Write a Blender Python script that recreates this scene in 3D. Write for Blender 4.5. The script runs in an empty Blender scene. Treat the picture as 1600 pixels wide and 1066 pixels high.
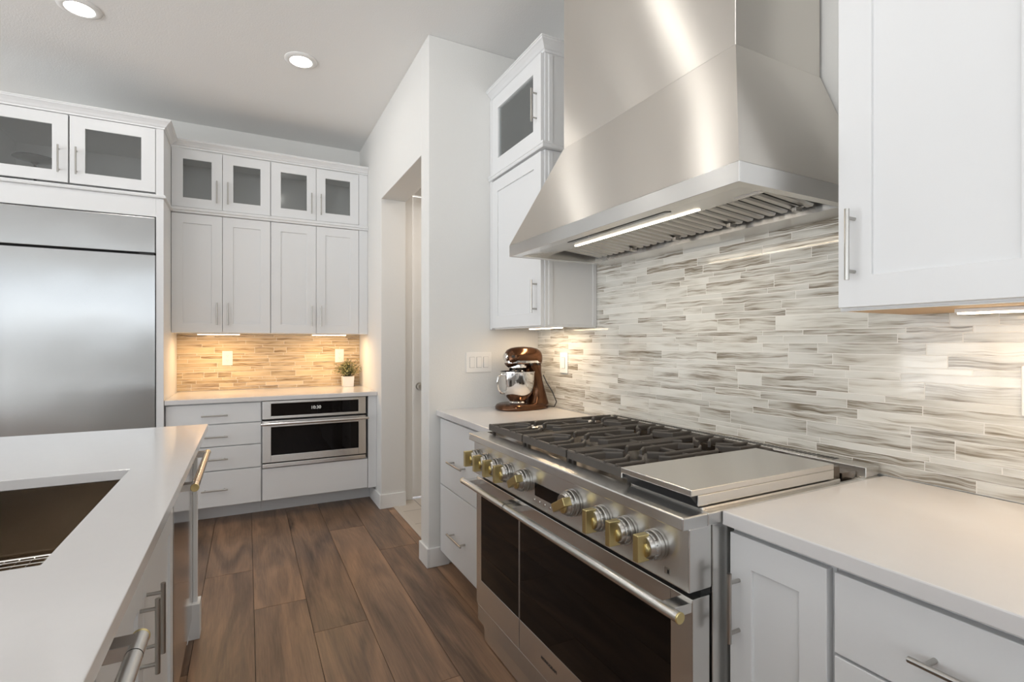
import bpy, bmesh, math, random
from mathutils import Vector, Matrix
PI = math.pi
sc = bpy.context.scene
COL = sc.collection
random.seed(7)

# ------------------------------------------------------------------ camera
YAW = 0.4733
cam = bpy.data.cameras.new('camera')
cam.sensor_width = 36.0
cam.lens = 786.04 / 1600 * 36.0
cam.shift_x = (800 - 788.7) / 1600
cam.shift_y = (536.72 - 533) / 1600
cam.clip_start = 0.02
cam_o = bpy.data.objects.new('camera', cam)
COL.objects.link(cam_o)
cam_o.location = (0, 0, 1.3053)
cam_o.rotation_euler = (PI / 2, 0, -YAW)
sc.camera = cam_o

# ------------------------------------------------------------------ view + world
sc.view_settings.view_transform = 'Standard'
sc.view_settings.look = 'None'
sc.view_settings.gamma = 1.0
sc.view_settings.use_curve_mapping = False
sc.view_settings.exposure = 0.25
W_STRENGTH = 4.7
wd = bpy.data.worlds.new('daylight')
sc.world = wd
wd.use_nodes = True
bg = wd.node_tree.nodes['Background']
# overcast sky above; brighter lower half added to light the ceiling through the windows
_n = wd.node_tree.nodes; _l = wd.node_tree.links
_g = _n.new('ShaderNodeTexCoord'); _s = _n.new('ShaderNodeSeparateXYZ'); _r = _n.new('ShaderNodeValToRGB')
_m = _n.new('ShaderNodeMath'); _m.operation = 'MULTIPLY_ADD'; _m.inputs[1].default_value = .5; _m.inputs[2].default_value = .5
_l.new(_g.outputs['Generated'], _s.inputs[0]); _l.new(_s.outputs[2], _m.inputs[0]); _l.new(_m.outputs[0], _r.inputs[0])
_r.color_ramp.elements[0].position = .47; _r.color_ramp.elements[0].color = (1.14, 1.17, 1.19, 1)
_r.color_ramp.elements[1].position = .53; _r.color_ramp.elements[1].color = (.42, .45, .48, 1)
_l.new(_r.outputs[0], bg.inputs['Color'])
bg.inputs['Strength'].default_value = W_STRENGTH
CAN_W, UNDER_W, HOOD_W = 1.5, 1.3, 1.5


def area(name, loc, size, power, color, rot=(0, 0, 0), portal=False, shape='RECTANGLE', spread=PI):
    l = bpy.data.lights.new(name, 'AREA')
    l.shape = shape
    l.size = size[0]
    if shape == 'RECTANGLE':
        l.size_y = size[1]
    l.energy = power
    l.color = color
    l.spread = spread
    if portal:
        l.cycles.is_portal = True
    o = bpy.data.objects.new(name, l)
    COL.objects.link(o)
    o.location = loc
    o.rotation_euler = rot
    return o


CEIL = 3.107
XL, YR = -5.2, -4.2          # far left wall, wall behind the camera
WIN_L = [(-3.4, -1.2), (-0.8, 1.4), (1.8, 4.0)]     # y ranges on the left wall
WIN_R = [(-4.95, -2.75), (-2.65, -0.45), (-0.25, 1.4)]                # x ranges on the rear wall
WZ0, WZ1 = 0.12, 2.55       # left wall glazing, unseen; low sill added to let light up to the ceiling
RZ0, RZ1 = 1.50, 2.95       # high windows behind the camera
for a, b in WIN_L:
    area('window_light', (XL - 0.2, (a + b) / 2, (WZ0 + WZ1) / 2), (WZ1 - WZ0, b - a), 1, (1, 1, 1), (0, -PI / 2, 0), True)
for a, b in WIN_R:
    area('window_light', ((a + b) / 2, YR - 0.2, (RZ0 + RZ1) / 2), (b - a, RZ1 - RZ0), 1, (1, 1, 1), (PI / 2, 0, 0), True)


# ------------------------------------------------------------------ materials
def newmat(name):
    m = bpy.data.materials.new(name)
    m.use_nodes = True
    nt = m.node_tree
    return m, nt, nt.nodes['Principled BSDF']


def setp(p, color=None, rough=None, metal=None, spec=None, coat=None):
    if color is not None:
        p.inputs['Base Color'].default_value = (*color, 1)
    if rough is not None:
        p.inputs['Roughness'].default_value = rough
    if metal is not None:
        p.inputs['Metallic'].default_value = metal
    if spec is not None:
        p.inputs['Specular IOR Level'].default_value = spec
    if coat is not None:
        p.inputs['Coat Weight'].default_value = coat


def N(nt, typ, **kw):
    n = nt.nodes.new(typ)
    for k, v in kw.items():
        if k in n.inputs:
            n.inputs[k].default_value = v
        else:
            setattr(n, k, v)
    return n


def plain(name, color, rough=.5, metal=0., spec=.5, bump=0, bscale=200, var=0.0):
    """a procedural plain finish: a faint noise in the colour and the surface"""
    m, nt, p = newmat(name)
    setp(p, color, rough, metal, spec)
    tc = N(nt, 'ShaderNodeTexCoord')
    no = N(nt, 'ShaderNodeTexNoise', Scale=bscale, Detail=3.0)
    nt.links.new(tc.outputs['Object'], no.inputs['Vector'])
    if var:
        mx = N(nt, 'ShaderNodeMix', data_type='RGBA')
        mx.inputs[6].default_value = (*[c * (1 - var) for c in color], 1)
        mx.inputs[7].default_value = (*[min(1, c * (1 + var)) for c in color], 1)
        nt.links.new(no.outputs['Fac'], mx.inputs[0])
        nt.links.new(mx.outputs[2], p.inputs['Base Color'])
    if bump:
        b = N(nt, 'ShaderNodeBump', Strength=bump, Distance=.002)
        nt.links.new(no.outputs['Fac'], b.inputs['Height'])
        nt.links.new(b.outputs['Normal'], p.inputs['Normal'])
    return m


def brushed(name, axis, color=(.62, .60, .57), rough=.27, aniso=.75, stretch=(1, 1, 1), rot=0.0, amp=.10, wav=0.0):
    m, nt, p = newmat(name)
    setp(p, color, rough, 1.0)
    p.inputs['Anisotropic'].default_value = aniso
    p.inputs['Anisotropic Rotation'].default_value = rot
    cx = N(nt, 'ShaderNodeCombineXYZ')
    for i, a in enumerate(axis):
        cx.inputs[i].default_value = a
    nt.links.new(cx.outputs[0], p.inputs['Tangent'])
    tc = N(nt, 'ShaderNodeTexCoord')
    mp = N(nt, 'ShaderNodeMapping')
    mp.inputs['Scale'].default_value = stretch
    nt.links.new(tc.outputs['Object'], mp.inputs['Vector'])
    no = N(nt, 'ShaderNodeTexNoise', Scale=1.0, Detail=4.0)
    nt.links.new(mp.outputs[0], no.inputs['Vector'])
    mr = N(nt, 'ShaderNodeMapRange')
    mr.inputs['To Min'].default_value = rough - amp / 2
    mr.inputs['To Max'].default_value = rough + amp / 2
    nt.links.new(no.outputs['Fac'], mr.inputs['Value'])
    nt.links.new(mr.outputs[0], p.inputs['Roughness'])
    if wav:
        n2 = N(nt, 'ShaderNodeTexNoise', Scale=2.2, Detail=1.0)
        nt.links.new(tc.outputs['Object'], n2.inputs['Vector'])
        b = N(nt, 'ShaderNodeBump', Strength=wav, Distance=.02)
        nt.links.new(n2.outputs['Fac'], b.inputs['Height'])
        nt.links.new(b.outputs['Normal'], p.inputs['Normal'])
    return m


def emis(name, color, s):
    m, nt, p = newmat(name)
    setp(p, (.9, .9, .9), .4)
    p.inputs['Emission Color'].default_value = (*color, 1)
    p.inputs['Emission Strength'].default_value = s
    return m


WHITE = plain('white_cabinet_paint', (.735, .74, .745), .38, spec=.4, bump=.03, bscale=60)
WALLM = plain('wall_paint', (.75, .745, .725), .75, spec=.25, bump=.35, bscale=160)
CEILM = plain('ceiling_paint', (.85, .85, .84), .85, spec=.15, bump=.5, bscale=110)
TRIMM = plain('trim_paint', (.82, .82, .81), .4, spec=.4, bump=.02)
QUARTZ = plain('white_quartz', (.70, .685, .68), .13, spec=.55, bscale=30, var=.015)
SSH = brushed('steel_brushed_along_the_wall', (1, 0, 1), (.73, .725, .71), .26, .8, (900, 20, 900), amp=.05)
HOODM = brushed('steel_hood', (0, 0, 1), (.80, .765, .715), .36, 1.0, (300, 5, 300), amp=.04, wav=.15)
SSX = brushed('steel_brushed_across', (0, 1, 1), (.72, .71, .69), .26, .8, (20, 900, 900), amp=.04)
FRIDGEM = brushed('steel_fridge', (1, 0, 0), (.40, .405, .405), .26, .92, (600, 600, 12), amp=.04, wav=.3)
STEEL = plain('satin_nickel', (.47, .455, .43), .28, 1.0, bscale=300, bump=.02)
CHROME = plain('polished_steel', (.74, .73, .72), .08, 1.0)
BRASS = plain('brushed_brass', (.72, .60, .30), .30, 1.0, bscale=300, bump=.03)
BLACKG = plain('black_glass', (.006, .005, .005), .03, 0, .22)
IRON = plain('cast_iron', (.075, .066, .058), .48, 0, .5, bump=.4, bscale=500)
IRONC = plain('burner_cap_enamel', (.02, .02, .022), .3)
PAN = plain('burner_pan', (.17, .14, .115), .25, .9)
DARK = plain('shadow_gap_black', (.01, .01, .01), .6)
COPPER = plain('copper_enamel', (.11, .052, .027), .16, .85)
SINKM = brushed('sink_steel', (1, 0, 1), (.27, .21, .15), .25, .6, (5, 300, 300))
PLAST = plain('white_plastic', (.83, .82, .80), .35)
SLOT = plain('grey_slot', (.35, .35, .35), .5)
INSIDE = plain('cabinet_interior', (.80, .80, .79), .6)
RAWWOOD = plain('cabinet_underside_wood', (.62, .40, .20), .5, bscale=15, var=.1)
POTM = plain('white_ceramic', (.82, .81, .80), .3)
SOIL = plain('soil', (.03, .025, .02), .9, bump=.5)
HALLW = plain('hall_paint', (.72, .67, .61), .7, bump=.2, bscale=160)
BARM = emis('warm_light_diffuser', (1, .80, .55), 9)
HOODLM = emis('hood_light_diffuser', (1, .86, .68), 7)
CANM = emis('downlight_diffuser', (1, .95, .88), 10)
DIGIT = emis('display_digits', (.9, .9, .85), .10)
DIM = plain('grey_print', (.25, .25, .25), .5)


def glassmat(name, tint, gl=.22):
    m, nt, p = newmat(name)
    nt.nodes.remove(p)
    out = nt.nodes['Material Output']
    t = N(nt, 'ShaderNodeBsdfTransparent')
    t.inputs[0].default_value = (*tint, 1)
    g = N(nt, 'ShaderNodeBsdfGlossy', Roughness=.12)
    g.inputs[0].default_value = (.9, .92, .92, 1)
    fr = N(nt, 'ShaderNodeFresnel', IOR=1.5)
    ad = N(nt, 'ShaderNodeMath', operation='ADD')
    ad.inputs[1].default_value = gl
    nt.links.new(fr.outputs[0], ad.inputs[0])
    mx = N(nt, 'ShaderNodeMixShader')
    nt.links.new(ad.outputs[0], mx.inputs[0])
    nt.links.new(t.outputs[0], mx.inputs[1])
    nt.links.new(g.outputs[0], mx.inputs[2])
    df = N(nt, 'ShaderNodeBsdfDiffuse'); df.inputs[0].default_value = (.34, .34, .33, 1)
    m2 = N(nt, 'ShaderNodeMixShader'); m2.inputs[0].default_value = .12
    nt.links.new(mx.outputs[0], m2.inputs[1]); nt.links.new(df.outputs[0], m2.inputs[2])
    nt.links.new(m2.outputs[0], out.inputs['Surface'])
    return m


GLASS = glassmat('frosted_cabinet_glass', (.92, .93, .93), .02)


def tile_mat(name, tint=(1, 1, 1)):
    m, nt, p = newmat(name)
    L = nt.links
    at = N(nt, 'ShaderNodeAttribute', attribute_name='rnd')
    sp = N(nt, 'ShaderNodeSeparateColor')
    L.new(at.outputs['Color'], sp.inputs[0])
    tc = N(nt, 'ShaderNodeNewGeometry')
    sx = N(nt, 'ShaderNodeSeparateXYZ')
    L.new(tc.outputs['Position'], sx.inputs[0])
    s1 = N(nt, 'ShaderNodeMath', operation='ADD')
    L.new(sx.outputs[0], s1.inputs[0]); L.new(sx.outputs[1], s1.inputs[1])
    cb = N(nt, 'ShaderNodeCombineXYZ')
    L.new(s1.outputs[0], cb.inputs[0]); L.new(sx.outputs[2], cb.inputs[1])
    of = N(nt, 'ShaderNodeMath', operation='MULTIPLY'); of.inputs[1].default_value = 57.
    L.new(sp.outputs[2], of.inputs[0]); L.new(of.outputs[0], cb.inputs[2])
    # gentle warp so the streaks wander like wood grain
    wn = N(nt, 'ShaderNodeTexNoise', Scale=7.0, Detail=2.0)
    L.new(cb.outputs[0], wn.inputs['Vector'])
    wm = N(nt, 'ShaderNodeMath', operation='MULTIPLY_ADD'); wm.inputs[1].default_value = .03; 
    L.new(wn.outputs['Fac'], wm.inputs[0]); L.new(sx.outputs[2], wm.inputs[2])
    cb2 = N(nt, 'ShaderNodeCombineXYZ')
    L.new(s1.outputs[0], cb2.inputs[0]); L.new(wm.outputs[0], cb2.inputs[1]); L.new(of.outputs[0], cb2.inputs[2])
    mp = N(nt, 'ShaderNodeMapping'); mp.inputs['Scale'].default_value = (7, 190, 1)
    L.new(cb2.outputs[0], mp.inputs[0])
    n1 = N(nt, 'ShaderNodeTexNoise', Scale=1.0, Detail=5.0, Roughness=.62)
    L.new(mp.outputs[0], n1.inputs['Vector'])
    mp2 = N(nt, 'ShaderNodeMapping'); mp2.inputs['Scale'].default_value = (4.5, 30, 1)
    L.new(cb2.outputs[0], mp2.inputs[0])
    n2 = N(nt, 'ShaderNodeTexNoise', Scale=1.0, Detail=2.0)
    L.new(mp2.outputs[0], n2.inputs['Vector'])
    # thin wandering veins gathered into patches; some tiles carry more of them
    a3 = N(nt, 'ShaderNodeMath', operation='MULTIPLY_ADD'); a3.inputs[1].default_value = .22; a3.inputs[2].default_value = -.09
    L.new(sp.outputs[0], a3.inputs[0])
    a2 = N(nt, 'ShaderNodeMath', operation='MULTIPLY_ADD'); a2.inputs[1].default_value = 1.0
    L.new(n2.outputs['Fac'], a2.inputs[0]); L.new(a3.outputs[0], a2.inputs[2])
    pm = N(nt, 'ShaderNodeMapRange'); pm.inputs['From Min'].default_value = .36; pm.inputs['From Max'].default_value = .66
    L.new(a2.outputs[0], pm.inputs['Value'])
    vn = N(nt, 'ShaderNodeMapRange'); vn.inputs['From Min'].default_value = .38; vn.inputs['From Max'].default_value = .62
    L.new(n1.outputs['Fac'], vn.inputs['Value'])
    vk = N(nt, 'ShaderNodeMath', operation='MULTIPLY_ADD'); vk.inputs[1].default_value = .78; vk.inputs[2].default_value = .22
    L.new(vn.outputs[0], vk.inputs[0])
    a1 = N(nt, 'ShaderNodeMath', operation='MULTIPLY'); L.new(pm.outputs[0], a1.inputs[0]); L.new(vk.outputs[0], a1.inputs[1])
    cr = N(nt, 'ShaderNodeValToRGB')
    e = cr.color_ramp.elements
    e[0].position = 0.0; e[0].color = (.68, .675, .635, 1)
    e[1].position = 1.0; e[1].color = (.20, .17, .13, 1)
    for pos, c in ((.25, (.61, .60, .555)), (.55, (.46, .435, .385)), (.78, (.31, .275, .225))):
        x = cr.color_ramp.elements.new(pos); x.color = (*c, 1)
    L.new(a1.outputs[0], cr.inputs[0])
    br = N(nt, 'ShaderNodeMapRange'); br.inputs['To Min'].default_value = .93; br.inputs['To Max'].default_value = 1.12
    L.new(sp.outputs[1], br.inputs['Value'])
    vm = N(nt, 'ShaderNodeVectorMath', operation='SCALE')
    L.new(cr.outputs[0], vm.inputs[0]); L.new(br.outputs[0], vm.inputs['Scale'])
    tv = N(nt, 'ShaderNodeVectorMath', operation='MULTIPLY'); tv.inputs[1].default_value = tint
    L.new(vm.outputs[0], tv.inputs[0]); L.new(tv.outputs[0], p.inputs['Base Color'])
    setp(p, None, .07, 0, .5)
    return m


TILE = tile_mat('striated_glass_tile')
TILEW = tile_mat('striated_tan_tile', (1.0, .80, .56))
GROUT = plain('grout', (.82, .80, .76), .8, bump=.2)


def wood_mat():
    m, nt, p = newmat('walnut_plank')
    L = nt.links
    at = N(nt, 'ShaderNodeAttribute', attribute_name='rnd')
    sp = N(nt, 'ShaderNodeSeparateColor'); L.new(at.outputs['Color'], sp.inputs[0])
    g = N(nt, 'ShaderNodeNewGeometry')
    sx = N(nt, 'ShaderNodeSeparateXYZ'); L.new(g.outputs['Position'], sx.inputs[0])
    of = N(nt, 'ShaderNodeMath', operation='MULTIPLY'); of.inputs[1].default_value = 40.
    L.new(sp.outputs[2], of.inputs[0])
    cb = N(nt, 'ShaderNodeCombineXYZ')
    L.new(sx.outputs[0], cb.inputs[0]); L.new(sx.outputs[1], cb.inputs[1]); L.new(of.outputs[0], cb.inputs[2])
    mp = N(nt, 'ShaderNodeMapping'); mp.inputs['Scale'].default_value = (9, 1.3, 1); L.new(cb.outputs[0], mp.inputs[0])
    n1 = N(nt, 'ShaderNodeTexNoise', Scale=1.0, Detail=4.0, Distortion=1.2); L.new(mp.outputs[0], n1.inputs['Vector'])
    mp2 = N(nt, 'ShaderNodeMapping'); mp2.inputs['Scale'].default_value = (120, 5, 1); L.new(cb.outputs[0], mp2.inputs[0])
    n2 = N(nt, 'ShaderNodeTexNoise', Scale=1.0, Detail=4.0, Roughness=.7); L.new(mp2.outputs[0], n2.inputs['Vector'])
    ad = N(nt, 'ShaderNodeMath', operation='MULTIPLY_ADD'); ad.inputs[1].default_value = .30
    L.new(n2.outputs['Fac'], ad.inputs[0])
    m1 = N(nt, 'ShaderNodeMath', operation='MULTIPLY'); m1.inputs[1].default_value = .72; L.new(n1.outputs['Fac'], m1.inputs[0])
    L.new(m1.outputs[0], ad.inputs[2])
    ad2 = N(nt, 'ShaderNodeMath', operation='MULTIPLY_ADD'); ad2.inputs[1].default_value = .24
    L.new(sp.outputs[0], ad2.inputs[0]); L.new(ad.outputs[0], ad2.inputs[2])
    cr = N(nt, 'ShaderNodeValToRGB')
    e = cr.color_ramp.elements
    e[0].position = .36; e[0].color = (.05, .030, .021, 1)
    e[1].position = .88; e[1].color = (.42, .245, .145, 1)
    x = e.new(.60); x.color = (.20, .122, .076, 1)
    L.new(ad2.outputs[0], cr.inputs[0])
    L.new(cr.outputs[0], p.inputs['Base Color'])
    setp(p, None, .34, 0, .45)
    b = N(nt, 'ShaderNodeBump', Strength=.15, Distance=.002)
    L.new(n2.outputs['Fac'], b.inputs['Height']); L.new(b.outputs[0], p.inputs['Normal'])
    return m


WOOD = wood_mat()


def floortile_mat():
    m, nt, p = newmat('beige_floor_tile')
    tc = N(nt, 'ShaderNodeTexCoord')
    bt = N(nt, 'ShaderNodeTexBrick', Scale=1.0)
    bt.inputs['Color1'].default_value = (.62, .56, .49, 1); bt.inputs['Color2'].default_value = (.58, .52, .45, 1)
    bt.inputs['Mortar'].default_value = (.36, .31, .26, 1)
    bt.inputs['Mortar Size'].default_value = .005; bt.inputs['Brick Width'].default_value = .3; bt.inputs['Row Height'].default_value = .3
    bt.offset = 0
    nt.links.new(tc.outputs['Object'], bt.inputs['Vector'])
    nt.links.new(bt.outputs['Color'], p.inputs['Base Color'])
    setp(p, None, .4)
    return m


FTILE = floortile_mat()
THRM = plain('beige_threshold', (.60, .54, .47), .45)


def leaf_mat():
    m, nt, p = newmat('variegated_leaf')
    at = N(nt, 'ShaderNodeAttribute', attribute_name='rnd')
    sp = N(nt, 'ShaderNodeSeparateColor'); nt.links.new(at.outputs['Color'], sp.inputs[0])
    cr = N(nt, 'ShaderNodeValToRGB')
    e = cr.color_ramp.elements
    e[0].position = 0; e[0].color = (.03, .045, .02, 1)
    e[1].position = 1; e[1].color = (.50, .44, .22, 1)
    x = e.new(.55); x.color = (.17, .19, .07, 1)
    nt.links.new(sp.outputs[0], cr.inputs[0]); nt.links.new(cr.outputs[0], p.inputs['Base Color'])
    setp(p, None, .5)
    return m


LEAF = leaf_mat()

# ------------------------------------------------------------------ mesh helpers (all in world coordinates)
ORG = {}


def obj(name, bm, mat, parent=None, bevel=0.0, smooth=False, seg=2):
    org = ORG.get(parent.name, Vector((0, 0, 0))) if parent else Vector((0, 0, 0))
    if parent is None:
        xs = [v.co for v in bm.verts]
        lo = Vector([min(c[i] for c in xs) for i in range(3)]); hi = Vector([max(c[i] for c in xs) for i in range(3)])
        org = Vector(((lo.x + hi.x) / 2, (lo.y + hi.y) / 2, lo.z))
    bmesh.ops.translate(bm, vec=-org, verts=bm.verts)
    bmesh.ops.recalc_face_normals(bm, faces=bm.faces)
    me = bpy.data.meshes.new(name)
    bm.to_mesh(me); bm.free()
    mats = mat if isinstance(mat, (list, tuple)) else [mat]
    for m in mats:
        me.materials.append(m)
    o = bpy.data.objects.new(name, me)
    COL.objects.link(o)
    if parent is None:
        o.location = org
    else:
        o.parent = parent
    ORG[o.name] = org
    if smooth:
        for f in me.polygons:
            f.use_smooth = True
        me.set_sharp_from_angle(angle=math.radians(38))
    if bevel:
        b = o.modifiers.new('bevel', 'BEVEL')
        b.width = bevel; b.segments = seg; b.limit_method = 'ANGLE'; b.angle_limit = math.radians(40)
        b.harden_normals = False
    return o


def thing(name, label, cat, loc, group=None):
    o = bpy.data.objects.new(name, None)
    o.empty_display_size = .1
    COL.objects.link(o)
    o.location = loc
    ORG[o.name] = Vector(loc)
    return tag(o, label, cat, group)


def tag(o, label, cat, group=None):
    o['label'] = label; o['category'] = cat
    if group:
        o['group'] = group
    return o


def struct(name, bm, mat, parent=None, bevel=0, smooth=False):
    o = obj(name, bm, mat, parent, bevel, smooth)
    if parent is None:
        o['kind'] = 'structure'
    return o


def B():
    return bmesh.new()


def box(bm, x0, x1, y0, y1, z0, z1, mi=0):
    x0, x1 = min(x0, x1), max(x0, x1); y0, y1 = min(y0, y1), max(y0, y1); z0, z1 = min(z0, z1), max(z0, z1)
    v = [bm.verts.new((x, y, z)) for x in (x0, x1) for y in (y0, y1) for z in (z0, z1)]
    fs = []
    for q in ((0, 1, 3, 2), (4, 6, 7, 5), (0, 4, 5, 1), (2, 3, 7, 6), (0, 2, 6, 4), (1, 5, 7, 3)):
        f = bm.faces.new([v[i] for i in q]); f.material_index = mi; fs.append(f)
    return fs


def hexa(bm, pts):
    """eight points: four of the bottom ring, four of the top ring"""
    v = [bm.verts.new(p) for p in pts]
    for q in ((3, 2, 1, 0), (4, 5, 6, 7), (0, 1, 5, 4), (1, 2, 6, 5), (2, 3, 7, 6), (3, 0, 4, 7)):
        bm.faces.new([v[i] for i in q])


def cyl(bm, p0, p1, r, n=16, r1=None, caps=True):
    p0, p1 = Vector(p0), Vector(p1)
    r1 = r if r1 is None else r1
    d = (p1 - p0).normalized()
    a = d.orthogonal().normalized(); b = d.cross(a)
    A = [bm.verts.new(p0 + (a * math.cos(2 * PI * i / n) + b * math.sin(2 * PI * i / n)) * r) for i in range(n)]
    C = [bm.verts.new(p1 + (a * math.cos(2 * PI * i / n) + b * math.sin(2 * PI * i / n)) * r1) for i in range(n)]
    for i in range(n):
        bm.faces.new((A[i], A[(i + 1) % n], C[(i + 1) % n], C[i]))
    if caps:
        bm.faces.new(A[::-1]); bm.faces.new(C)


def lathe(bm, base, axis, prof, n=32, ell=(1, 1)):
    """prof: list of (radius, distance along the axis)"""
    base = Vector(base); d = Vector(axis).normalized()
    a = Vector((0, 0, 1)) if abs(d.z) < .9 else Vector((1, 0, 0))
    a = (a - d * a.dot(d)).normalized(); b = d.cross(a)
    rings = []
    for r, h in prof:
        if r < 1e-6:
            rings.append([bm.verts.new(base + d * h)])
        else:
            rings.append([bm.verts.new(base + d * h + (a * math.cos(2 * PI * i / n) * ell[0] + b * math.sin(2 * PI * i / n) * ell[1]) * r) for i in range(n)])
    for A, C in zip(rings, rings[1:]):
        for i in range(n):
            j = (i + 1) % n
            if len(A) == 1 and len(C) == 1:
                continue
            if len(A) == 1:
                bm.faces.new((A[0], C[j], C[i]))
            elif len(C) == 1:
                bm.faces.new((A[i], A[j], C[0]))
            else:
                bm.faces.new((A[i], A[j], C[j], C[i]))
    for R, flip in ((rings[0], True), (rings[-1], False)):
        if len(R) > 1:
            bm.faces.new(R[::-1] if flip else R)


def tube(bm, pts, r, n=8, closed=False):
    pts = [Vector(p) for p in pts]
    rings = []
    k = len(pts)
    up = None
    for i, p in enumerate(pts):
        if closed:
            t = (pts[(i + 1) % k] - pts[i - 1]).normalized()
        else:
            t = (pts[min(i + 1, k - 1)] - pts[max(i - 1, 0)]).normalized()
        if up is None:
            up = t.orthogonal().normalized()
        up = (up - t * up.dot(t)).normalized()
        b = t.cross(up)
        rr = r[i] if isinstance(r, (list, tuple)) else r
        rings.append([bm.verts.new(p + (up * math.cos(2 * PI * j / n) + b * math.sin(2 * PI * j / n)) * rr) for j in range(n)])
    m = k if closed else k - 1
    for i in range(m):
        A, C = rings[i], rings[(i + 1) % k]
        for j in range(n):
            bm.faces.new((A[j], A[(j + 1) % n], C[(j + 1) % n], C[j]))
    if not closed:
        bm.faces.new(rings[0][::-1]); bm.faces.new(rings[-1])


def prism(bm, poly, f0, f1):
    """poly: 2D points, f0/f1 map a 2D point to the two end positions"""
    A = [bm.verts.new(f0(*p)) for p in poly]; C = [bm.verts.new(f1(*p)) for p in poly]
    n = len(poly)
    for i in range(n):
        bm.faces.new((A[i], A[(i + 1) % n], C[(i + 1) % n], C[i]))
    bm.faces.new(A[::-1]); bm.faces.new(C)


def text(name, s, size, loc, rot, mat, parent, depth=.0004, squeeze=1.0, spacing=1.0):
    cu = bpy.data.curves.new(name, 'FONT')
    cu.body = s; cu.size = size; cu.extrude = depth
    cu.align_x = 'CENTER'; cu.align_y = 'CENTER'; cu.space_character = spacing
    t = bpy.data.objects.new('tmp', cu)
    COL.objects.link(t)
    bpy.context.view_layer.update()
    me = bpy.data.meshes.new_from_object(t)
    bpy.data.objects.remove(t)
    me.materials.clear(); me.materials.append(mat)
    M = Matrix.Translation(Vector(loc)) @ rot.to_4x4() @ Matrix.Diagonal((squeeze, 1, 1, 1))
    me.transform(M)
    me.transform(Matrix.Translation(-ORG[parent.name]))
    o = bpy.data.objects.new(name, me)
    COL.objects.link(o); o.parent = parent
    ORG[o.name] = ORG[parent.name]
    return o


class Fr:
    """a front plane: p(u, z, d) gives the point at u along it, height z, d out of it"""
    def __init__(s, kind, pos):
        s.k, s.pos = kind, pos

    def p(s, u, z, d):
        if s.k == 'B':            # faces -Y, u = x
            return (u, s.pos - d, z)
        if s.k == 'R':            # faces -X, u = y
            return (s.pos - d, u, z)
        return (s.pos + d, u, z)  # 'I' faces +X, u = y

    def box(s, bm, u0, u1, z0, z1, d0, d1, mi=0):
        a, b = s.p(u0, z0, d0), s.p(u1, z1, d1)
        return box(bm, a[0], b[0], a[1], b[1], a[2], b[2], mi)


def pull(fr, parent, u, z, length, vertical, off=.033, r=.0055, d0=.02, name='handle'):
    bm = B()
    q = length / 2 - .022
    if vertical:
        cyl(bm, fr.p(u, z - length / 2, d0 + off), fr.p(u, z + length / 2, d0 + off), r)
        for s in (-q, q):
            cyl(bm, fr.p(u, z + s, d0), fr.p(u, z + s, d0 + off), r * .8, 12)
    else:
        cyl(bm, fr.p(u - length / 2, z, d0 + off), fr.p(u + length / 2, z, d0 + off), r)
        for s in (-q, q):
            cyl(bm, fr.p(u + s, z, d0), fr.p(u + s, z, d0 + off), r * .8, 12)
    return obj(name, bm, STEEL, parent, smooth=True)


def shaker(fr, root, u0, u1, z0, z1, sw=.065, glass=False, rail=None, name='door'):
    """door 20 mm thick on the front plane (d 0..0.02)"""
    rail = rail or sw
    bm = B()
    def loop(ua, ub, za, zb, d):
        return [bm.verts.new(fr.p(a, b, d)) for a, b in ((ua, za), (ub, za), (ub, zb), (ua, zb))]
    def skin(A, C):
        for i in range(4):
            bm.faces.new((A[i], A[(i + 1) % 4], C[(i + 1) % 4], C[i]))
    ua, ub, za, zb = u0 + sw, u1 - sw, z0 + rail, z1 - rail
    ob, of_ = loop(u0, u1, z0, z1, .001), loop(u0, u1, z0, z1, .021)
    inf = loop(ua, ub, za, zb, .021)
    skin(ob, of_); skin(of_, inf)
    if glass:
        inb = loop(ua, ub, za, zb, .001)
        skin(inf, inb); skin(inb, ob)
    else:
        pn = loop(ua, ub, za, zb, .013)
        skin(inf, pn); bm.faces.new(pn); bm.faces.new(ob)
    d = obj(name, bm, WHITE, root, bevel=.0015)
    if glass:
        g = B()
        fr.box(g, u0 + sw - .004, u1 - sw + .004, z0 + rail - .004, z1 - rail + .004, .008, .011)
        obj('glass_pane', g, GLASS, d)
    return d


def slab(fr, root, u0, u1, z0, z1, name='drawer'):
    bm = B()
    fr.box(bm, u0, u1, z0, z1, .001, .021)
    return obj(name, bm, WHITE, root, bevel=.0018)


def carcass(fr, root, u0, u1, z0, z1, depth, open_front=None, t=.018, mat=None):
    """cabinet box behind the front plane; open_front: hollow with a shelf so glass doors show an inside"""
    bm = B()
    if not open_front:
        fr.box(bm, u0, u1, z0, z1, -depth, 0)
        return obj('body', bm, mat or WHITE, root, bevel=.001)
    fr.box(bm, u0, u0 + t, z0, z1, -depth, 0); fr.box(bm, u1 - t, u1, z0, z1, -depth, 0)
    fr.box(bm, u0 + t, u1 - t, z0, z0 + t, -depth, 0); fr.box(bm, u0 + t, u1 - t, z1 - t, z1, -depth, 0)
    o = obj('body', bm, WHITE, root, bevel=.001)
    b2 = B()
    e = .0008
    fr.box(b2, u0 + t, u1 - t, z0 + t, z1 - t, -depth, -depth + .008)
    fr.box(b2, u0 + t, u0 + t + .004, z0 + t, z1 - t, -depth + .008, -.003)
    fr.box(b2, u1 - t - .004, u1 - t, z0 + t, z1 - t, -depth + .008, -.003)
    fr.box(b2, u0 + t, u1 - t, z0 + t, z0 + t + .004, -depth + .008, -.003)
    fr.box(b2, u0 + t, u1 - t, z1 - t - .004, z1 - t, -depth + .008, -.003)
    obj('lining', b2, INSIDE, root)
    return o


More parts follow.
